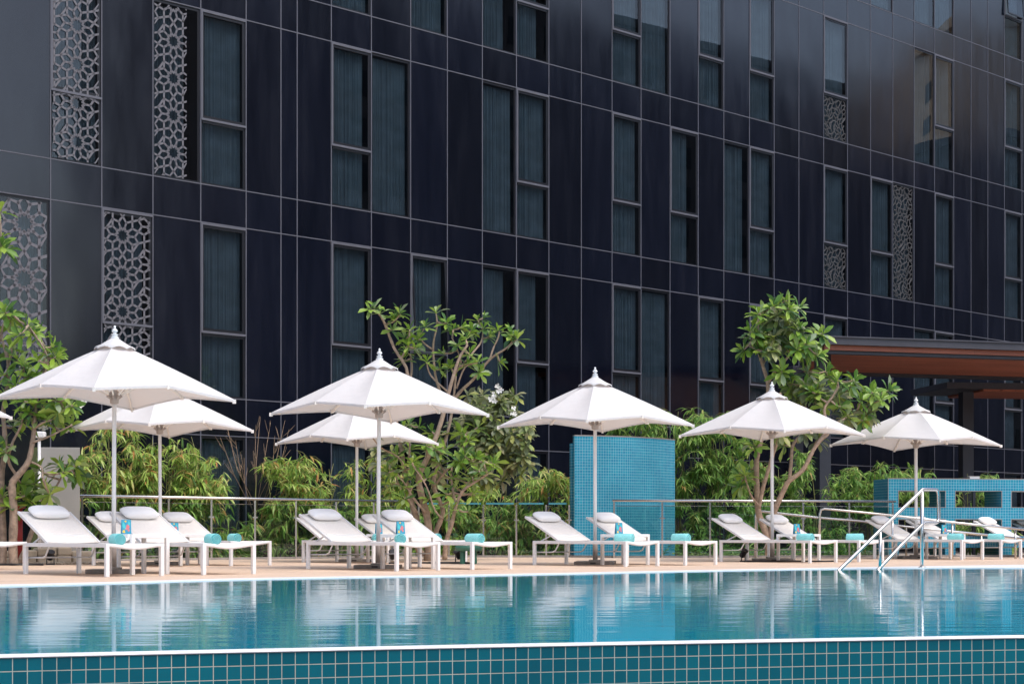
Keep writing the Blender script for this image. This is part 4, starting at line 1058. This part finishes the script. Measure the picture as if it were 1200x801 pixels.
# middle, multi-stemmed tree
Lm=[([(501,658),(502,615),(494,580),(491,558),(501,536),(512,509),(521,480),(528,452),(538,420),(548,404)],.085,.022,0,-.3),
([(494,650),(489,637),(489,612),(479,579),(474,554),(470,525),(464,493),(458,470)],.080,.028,-.1,.3),
([(506,650),(510,625),(519,600),(514,585),(508,565),(516,535),(526,500),(531,470),(534,440)],.060,.022,.1,.5),
([(521,655),(523,633),(529,615),(535,590),(543,574),(556,565),(572,555)],.055,.016,-.3,-.7),
([(535,590),(531,577),(529,555),(532,541),(546,518)],.03,.015,-.35,-.2),
([(508,570),(522,552),(533,541),(540,530),(548,512)],.028,.014,.1,-.3),
([(499,600),(486,585),(474,566),(462,550)],.026,.014,-.2,-.7),
([(489,600),(470,572),(462,553)],.02,.012,-.3,-.6),
([(476,550),(466,535),(446,524),(434,508)],.022,.012,-.3,-.9),
([(478,540),(480,520),(472,503)],.02,.012,.1,-.2),([(500,538),(500,526),(499,516)],.018,.012,-.1,-.5),
([(519,608),(509,596),(500,570),(484,545)],.02,.012,-.4,-.8),
([(464,493),(478,440),(462,408),(452,382),(446,370),(439,363)],.040,.018,.3,0),
([(452,380),(462,376),(469,368)],.02,.014,.05,-.2),([(470,420),(476,408),(480,395)],.02,.013,.2,.1),
([(458,470),(480,445),(482,420),(476,412)],.028,.014,.3,.5),
([(526,480),(512,448),(508,418),(508,400),(512,382),(511,367)],.030,.014,.5,.4),
([(508,410),(498,403),(492,395),(497,385)],.02,.012,.45,.3),([(526,460),(505,440),(500,424)],.022,.012,.3,.1),
([(532,440),(540,425),(536,410),(530,396)],.022,.012,.2,.0),
([(531,470),(540,458),(555,444),(574,421),(590,410),(606,398)],.038,.015,.5,0),
([(574,421),(578,408),(584,395),(585,388)],.022,.013,.2,.3),([(540,430),(555,412),(564,400),(566,385)],.024,.013,0,.4),([(535,455),(545,430),(560,425)],.02,.012,-.1,-.3),
([(590,410),(600,400),(598,388)],.018,.012,.1,.2)]
Tm=[(439,359,0),(434,362,-.1),(446,366,0),(468,366,-.2),(462,372,-.1),(480,386,.1),(474,396,.2),(478,404,.1),(490,398,.3),(498,382,.3),(511,365,.4),(524,378,.2),(531,386,.1),(541,383,.1),(546,397,-.2),(538,404,0),(553,388,.2),(560,375,.4),(567,372,.4),(566,384,.3),(574,394,.3),(583,386,.3),(598,387,.2),(606,396,0),(600,393,.1),(550,414,-.2),(560,423,-.3),(520,414,.1),(500,422,.1),(487,408,.2),(476,412,.5),(472,422,.4),(562,436,.1),(528,430,.2),(548,426,0),(586,424,.2),(460,386,.1),(516,432,.3),
(434,505,-.9),(428,503,-1),(472,500,-.2),(479,497,.1),(462,548,-.7),(455,553,-.8),(483,541,-.7),(499,520,-.5),(510,525,-.4),(545,508,-.2),(549,515,-.3),(560,500,-.1),(572,552,-.7),(566,540,-.6),(536,560,-.3),(522,578,-.5),(553,558,-.6),(500,560,-.6),(472,570,-.5),(492,500,.1),(530,596,-.5),(578,543,-.5),(545,530,-.3)]
rz=random.Random(21)
low=[(rz.gauss(572,24),rz.gauss(512,26),rz.uniform(.6,1.6)) for i in range(110)]
low=[(min(618,max(470,x)),min(562,max(462,y)),d) for x,y,d in low]+[(rz.uniform(590,622),rz.uniform(505,560),rz.uniform(.6,1.4)) for i in range(12)]+[(rz.uniform(440,520),rz.uniform(510,560),rz.uniform(1.0,1.8)) for i in range(16)]
low=[q for q in low if not(q[1]<480 and q[0]<545)]
Tm=Tm+[(rz.uniform(455,585),rz.uniform(505,600),rz.uniform(-.9,.5)) for i in range(34)]
plumeria('multi-stemmed frangipani with open leafy top and dense dusty foliage low on its right',29.5,4,Lm,Tm,.235,11,M['plume'],M['bark'],low,[(582,462,.4),(602,482,.6),(578,468,.4),(584,455,.5)],.25)
# right, forked tree
Lr=[([(901,650),(900,630),(893,612),(889,600),(888,585),(887,568),(887,538),(892,515),(897,480),(900,452),(894,428),(889,412)],.085,.030,0,.1),
([(900,448),(905,440),(912,430),(922,420),(930,408)],.04,.02,.1,-.2),([(894,428),(899,415),(905,400)],.03,.018,.1,.4),
([(889,595),(894,572),(899,555),(905,535),(911,515),(915,480),(914,460)],.050,.028,-.1,-.5),
([(902,640),(906,605),(912,588),(920,571),(925,563),(941,550),(953,527),(962,515),(971,505),(966,480),(975,465),(983,452)],.070,.020,0,-.5),
([(925,563),(927,545),(929,522),(938,510),(943,500),(944,470),(950,455)],.042,.020,-.1,.3),
([(971,500),(985,492),(1000,485),(1018,472)],.03,.016,-.3,0),([(955,520),(970,505),(990,490)],.03,.016,-.2,-.6),
([(889,592),(880,580),(875,565)],.025,.014,-.1,-.5)]
rr_=random.Random(9)
def clus(lst,n,sd=7,sdy=6,dd=.5):
    o=[]
    for (x,y) in lst:
        for i in range(n): o.append((x+rr_.gauss(0,sd),y+rr_.gauss(0,sdy),rr_.uniform(-dd,dd)))
    return o
Tr=clus([(894,366),(908,360),(922,358),(936,366),(880,394),(893,388),(906,390),(920,384),(936,386),(952,398),(962,392),(874,412),(890,408),(910,406),(926,410),(942,408),(952,412)],2,6,6)+clus([(944,442),(958,446),(970,438),(982,446),(996,446),(960,462),(975,468),(988,476),(1024,462),(1014,470),(1008,486),(1036,462),(918,444),(930,455),(1020,484)],2,6,6)+clus([(872,560),(866,566),(879,555),(905,520),(882,520)],2,5,6)
plumeria('forked frangipani with two dense clustered crowns rising behind a parasol on the right',31.0,6,Lr,Tr,.285,14,M['plume'],M['bark'],clus([(892,378),(915,372),(930,378),(900,402),(920,400),(885,416),(945,402),(965,456),(985,462),(1010,478),(950,460),(1000,490),(935,448)],2,8,6)+clus([(915,508),(940,506),(958,512)],1),(),.5)
# left tree
Ll=[([(3,662),(4,640),(3,600),(2,560),(6,520),(4,480),(10,440),(8,410)],.07,.025,0,.2),
([(16,662),(15,640),(16,600),(14,570),(18,560),(27,550),(34,538),(38,518),(40,502),(41,485),(44,465)],.085,.025,-.1,-.2),
([(22,660),(38,620),(36,600),(45,585)],.05,.02,.2,.3),([(40,502),(50,495),(60,492)],.022,.013,-.2,-.4),([(38,518),(55,512),(70,505),(84,498)],.022,.012,-.2,.0),
([(20,558),(10,540),(14,520),(24,500),(27,490)],.03,.016,0,-.3),([(34,540),(48,547),(50,560)],.02,.012,-.1,-.4),
([(45,600),(60,580),(68,566),(78,550),(90,545)],.024,.012,.2,.4),([(78,550),(74,545)],.015,.012,.3,.2),
([(8,430),(14,415),(12,405)],.02,.012,.2,.1),([(44,465),(52,440),(56,420),(46,398)],.024,.014,-.2,-.1),([(44,465),(66,470),(78,468)],.02,.012,-.2,-.4),([(41,470),(28,440),(24,425)],.02,.012,-.2,.2),
([(8,420),(2,390),(8,372),(14,368)],.02,.012,.2,0),([(46,400),(38,388),(32,380)],.018,.012,-.1,-.2),([(2,400),(-18,330),(-10,290),(0,286)],.03,.014,.2,0),([(-14,310),(-8,260),(0,247)],.02,.012,.1,.2)]
Tl=[(x,y,rr_.uniform(-.4,.4)) for x,y in ((12,407),(20,420),(28,428),(57,412),(62,405),(45,422),(52,432),(66,418),(39,475),(45,490),(27,493),(34,484),(63,496),(70,488),(78,469),(86,476),(84,498),(64,466),(30,580),(22,575),(36,588),(45,549),(52,571),(58,578),(75,553),(90,544),(82,548),(6,529),(2,520),(14,372),(6,366),(32,381),(38,390),(46,393),(22,392),(2,288),(-2,280),(6,292),(0,247),(56,450),(18,452),(8,465),(48,457),(76,480),(66,482),(25,566),(12,592),(40,566),(88,556),(70,545),(48,585),(3,580),(28,470),(16,500),(54,478),(34,440),(4,438),(10,380))]
plumeria('frangipani with a full leafy crown at the left edge before a steel screen',25.2,3,Ll,Tl,.27,13,M['plume'],M['bark2'],None,[(97,470,0),(95,474,.1),(52,500,.1)],.35)

def bamboo(label,Y,regions,n,seed,mat,stems,Ln=.225,dep=.6,name='bamboo_clump'):
    r=random.Random(seed); t=thing(name,label,'bamboo',(0,0,0)); fo=MB(); cu=MB()
    YY=(lambda x:-Y/(CT-ST*(x-600)/F)) if Y<0 else (lambda x:Y)
    tot=sum((x1-x0)*(y1-y0) for x0,x1,y0,y1 in regions); pts=[]
    for (x0,x1,y0,y1) in regions:
        k=int(1.4*n*(x1-x0)*(y1-y0)/tot); cx,cy=(x0+x1)/2,(y0+y1)/2; 
        # lumpy distribution inside an ellipse-topped region
        lumps=[(r.uniform(x0,x1),r.uniform(y0,y1)) for i in range(max(3,k//9))]
        for i in range(k):
            for tr in range(30):
                lx,ly=r.choice(lumps); x=lx+r.gauss(0,7); y=ly+r.gauss(0,7)
                ex=abs((x-cx)/((x1-x0)/2)); top=y0+(y1-y0)*.28*(ex**2.2)
                if ex<1.08 and top<y<y1+4: break
            pts.append((x,y,r.uniform(-dep,dep)))
    for (x,y,dy) in pts:
        c=at(x,y,YY(x)+dy); az=r.uniform(0,6.28); tw=Vector((math.cos(az),math.sin(az)*.8-.3,r.uniform(-.3,.75))).normalized(); l=r.uniform(.12,.32)
        q=[c-tw*l*.5,c,c+tw*l*.35+Vector((0,0,-.05)),c+tw*l*.6+Vector((0,0,-.12))]
        cu.tube(q,[.004,.0035,.003,.002],4,cap=False)
        for i in range(r.randint(8,13)):
            f=r.random(); b=q[0].lerp(q[3],f); a=r.uniform(0,6.28)
            d=(tw*.8+Vector((math.cos(a),math.sin(a),r.uniform(-.9,.15)))*.9).normalized()
            ll=Ln*r.uniform(.6,1.25); leaf(fo,b,d,Vector((r.uniform(-.3,.3),r.uniform(-.5,0),1)).normalized(),ll,ll*r.uniform(.13,.19),r.uniform(.5,1.5),False)
    for (x0,y0,x1,y1) in stems:
        dy0=r.uniform(-dep,dep)*.6; a=at(x0,y0,YY(x0)+dy0); a.z=-.06; b=at(x1,y1,YY(x0)+dy0+r.uniform(-.3,.3)); m_=(a*.45+b*.55)+Vector((r.uniform(-.12,.12),0,.15))
        cu.tube([a,(a+m_)/2+Vector((r.uniform(-.04,.04),0,.05)),m_,(m_+b)/2+Vector((0,0,.06)),b],[.016,.014,.012,.009,.004],6)
    fo.build('foliage',mat,t); cu.build('stems',M['culm'],t); return t
def st(x0,x1,yb,yt,n,seed):
    r=random.Random(seed); return [((x:=r.uniform(x0,x1)),yb,x+r.uniform(-16,16),r.uniform(yt,yt+50)) for i in range(n)]
bamboo('dense yellow green bamboo with orange dry leaves behind the left balustrade',-27.1,[(93,185,490,648),(150,262,512,648),(200,300,560,650)],620,1,M['bamboo'],st(95,255,652,510,22,1))
bamboo('rounded pale green bamboo clump left of the second front parasol pole',-27.1,[(296,388,528,600),(305,388,575,650)],270,2,M['bamboo'],st(300,380,652,540,14,2))
bamboo('pale green bamboo clump just right of the second front parasol pole',-27.1,[(396,470,532,610),(392,480,590,650),(440,560,580,650)],300,3,M['bamboo'],st(400,470,652,545,14,3))
bamboo('green bamboo clump left of the turquoise shower wall',35.2,[(600,674,545,652),(560,630,585,652)],300,5,M['bamboo'],st(566,672,652,560,16,5))
bamboo('tall arching green bamboo rising behind the right side of the shower wall',37.5,[(715,800,476,512),(786,878,470,560),(788,880,540,652)],520,7,M['bamboogtest'] if 'bamboogtest' in M else M['bamboog'],st(790,870,652,480,14,7))
bamboo('bushy green bamboo behind the forked frangipani trunk',38.5,[(868,930,535,652),(925,950,520,652),(965,1030,545,652)],420,8,M['bamboog'],st(872,1026,652,545,14,8))
bamboo('green bamboo tops poking up behind the pierced wall',38.6,[(1010,1050,535,600),(1030,1110,540,600),(1110,1130,552,650),(1138,1190,545,652)],240,9,M['bamboog'],st(1020,1180,652,550,12,9))
bamboo('small green bamboo sprigs behind the frameless balustrade',-27.0,[(520,600,560,652)],130,12,M['bamboo'],st(520,600,652,575,6,12))
# dry leafless shrub
def dry(label,Y,base,tips,seed):
    r=random.Random(seed); t=MB()
    for (x,y) in tips:
        a=at(base[0]+r.uniform(-5,5),base[1],Y); b=at(x,y,Y+r.uniform(-.4,.4)); m_=a.lerp(b,.55)+Vector((r.uniform(-.1,.1),0,-.08))
        t.tube([a,m_,b],[.009,.007,.003],5)
        for k in range(4):
            f=r.uniform(.45,.95); p=a.lerp(m_,f/.55) if f<.55 else m_.lerp(b,(f-.55)/.45); d=(b-a).normalized()+Vector((r.uniform(-.7,.7),r.uniform(-.4,.4),r.uniform(-.1,.5)))
            q=p+d.normalized()*r.uniform(.15,.4); t.tube([p,(p+q)/2+Vector((0,0,-.02)),q],[.006,.005,.002],4)
    o=t.build('dry_shrub',M['twig']); tag(o,label,'shrub')
dry('bare leafless dry shrub sticking up left of the second back parasol',33.6,(300,600),[(258,512),(266,500),(276,516),(300,497),(305,488),(317,495),(322,510),(334,492),(338,505),(352,552),(286,536)],4)
# ground cover inside the bed
gc=MB(); rg=random.Random(17)
for i in range(2600):
    x=rg.uniform(775,1030); Y=rg.uniform(34.3,37.6); p=Vector(((x-600)/F*Y,Y,rg.uniform(-.03,.15+.55*rg.random()*max(0,math.sin((x-775)/26))**.5 if True else 0)))
    a=rg.uniform(0,6.28); l=rg.uniform(.05,.10); leaf(gc,p,Vector((math.cos(a),math.sin(a),rg.uniform(-.2,.8))),Vector((0,-.3,1)),l,l*.55,.6)
for i in range(1400):
    x=rg.uniform(95,670); v=rg.uniform(26.2,28.0); p=W(onv(x,v),v,rg.uniform(-.04,.22)); a=rg.uniform(0,6.28); l=rg.uniform(.06,.12); leaf(gc,p,Vector((math.cos(a),math.sin(a),rg.uniform(0,.9))),Vector((0,-.3,1)),l,l*.4,.6)
g_=gc.build('ground_cover',M['cover']); g_['kind']='stuff'

# ------------------------------------------------------------------ light, camera, colour
w=bpy.data.worlds.new('World'); SC.world=w; w.use_nodes=True; nt=w.node_tree
bg=nt.nodes['Background']; sky=nt.nodes.new('ShaderNodeTexSky'); sky.sky_type='NISHITA'; sky.sun_disc=False
SUN_EL,SUN_AZ=R(60),R(128)       # azimuth measured clockwise from +Y, as the sky texture's rotation is
sky.sun_elevation=SUN_EL; sky.sun_rotation=SUN_AZ; sky.air_density=1.0; sky.dust_density=3.0; sky.ozone_density=1.0
nt.links.new(sky.outputs[0],bg.inputs[0]); bg.inputs[1].default_value=.15
ld=bpy.data.lights.new('Sun','SUN'); ld.energy=.95; ld.angle=R(40); ld.color=(1,.97,.93)
lo=bpy.data.objects.new('Sun',ld); COL.objects.link(lo)
dirv=Vector((math.sin(SUN_AZ)*math.cos(SUN_EL),math.cos(SUN_AZ)*math.cos(SUN_EL),math.sin(SUN_EL)))
lo.rotation_euler=dirv.to_track_quat('Z','Y').to_euler(); lo.location=(0,0,30)
cam=bpy.data.cameras.new('Camera'); cam.sensor_width=36; cam.lens=36*F/1200; cam.shift_y=(HZ-400.5)/1200; cam.clip_end=3000; cam.clip_start=.05
co=bpy.data.objects.new('Camera',cam); COL.objects.link(co); co.location=(0,0,EYE); co.rotation_euler=(R(90),0,0); SC.camera=co
vs=SC.view_settings; vs.view_transform='Standard'; vs.look='None'; vs.gamma=1; vs.use_curve_mapping=False; vs.exposure=.78
SC.render.engine='CYCLES'
cy=SC.cycles; cy.use_denoising=True
try: cy.denoiser='OPENIMAGEDENOISE'
except Exception: pass
cy.max_bounces=10; cy.transparent_max_bounces=24; cy.transmission_bounces=6; cy.sample_clamp_indirect=6
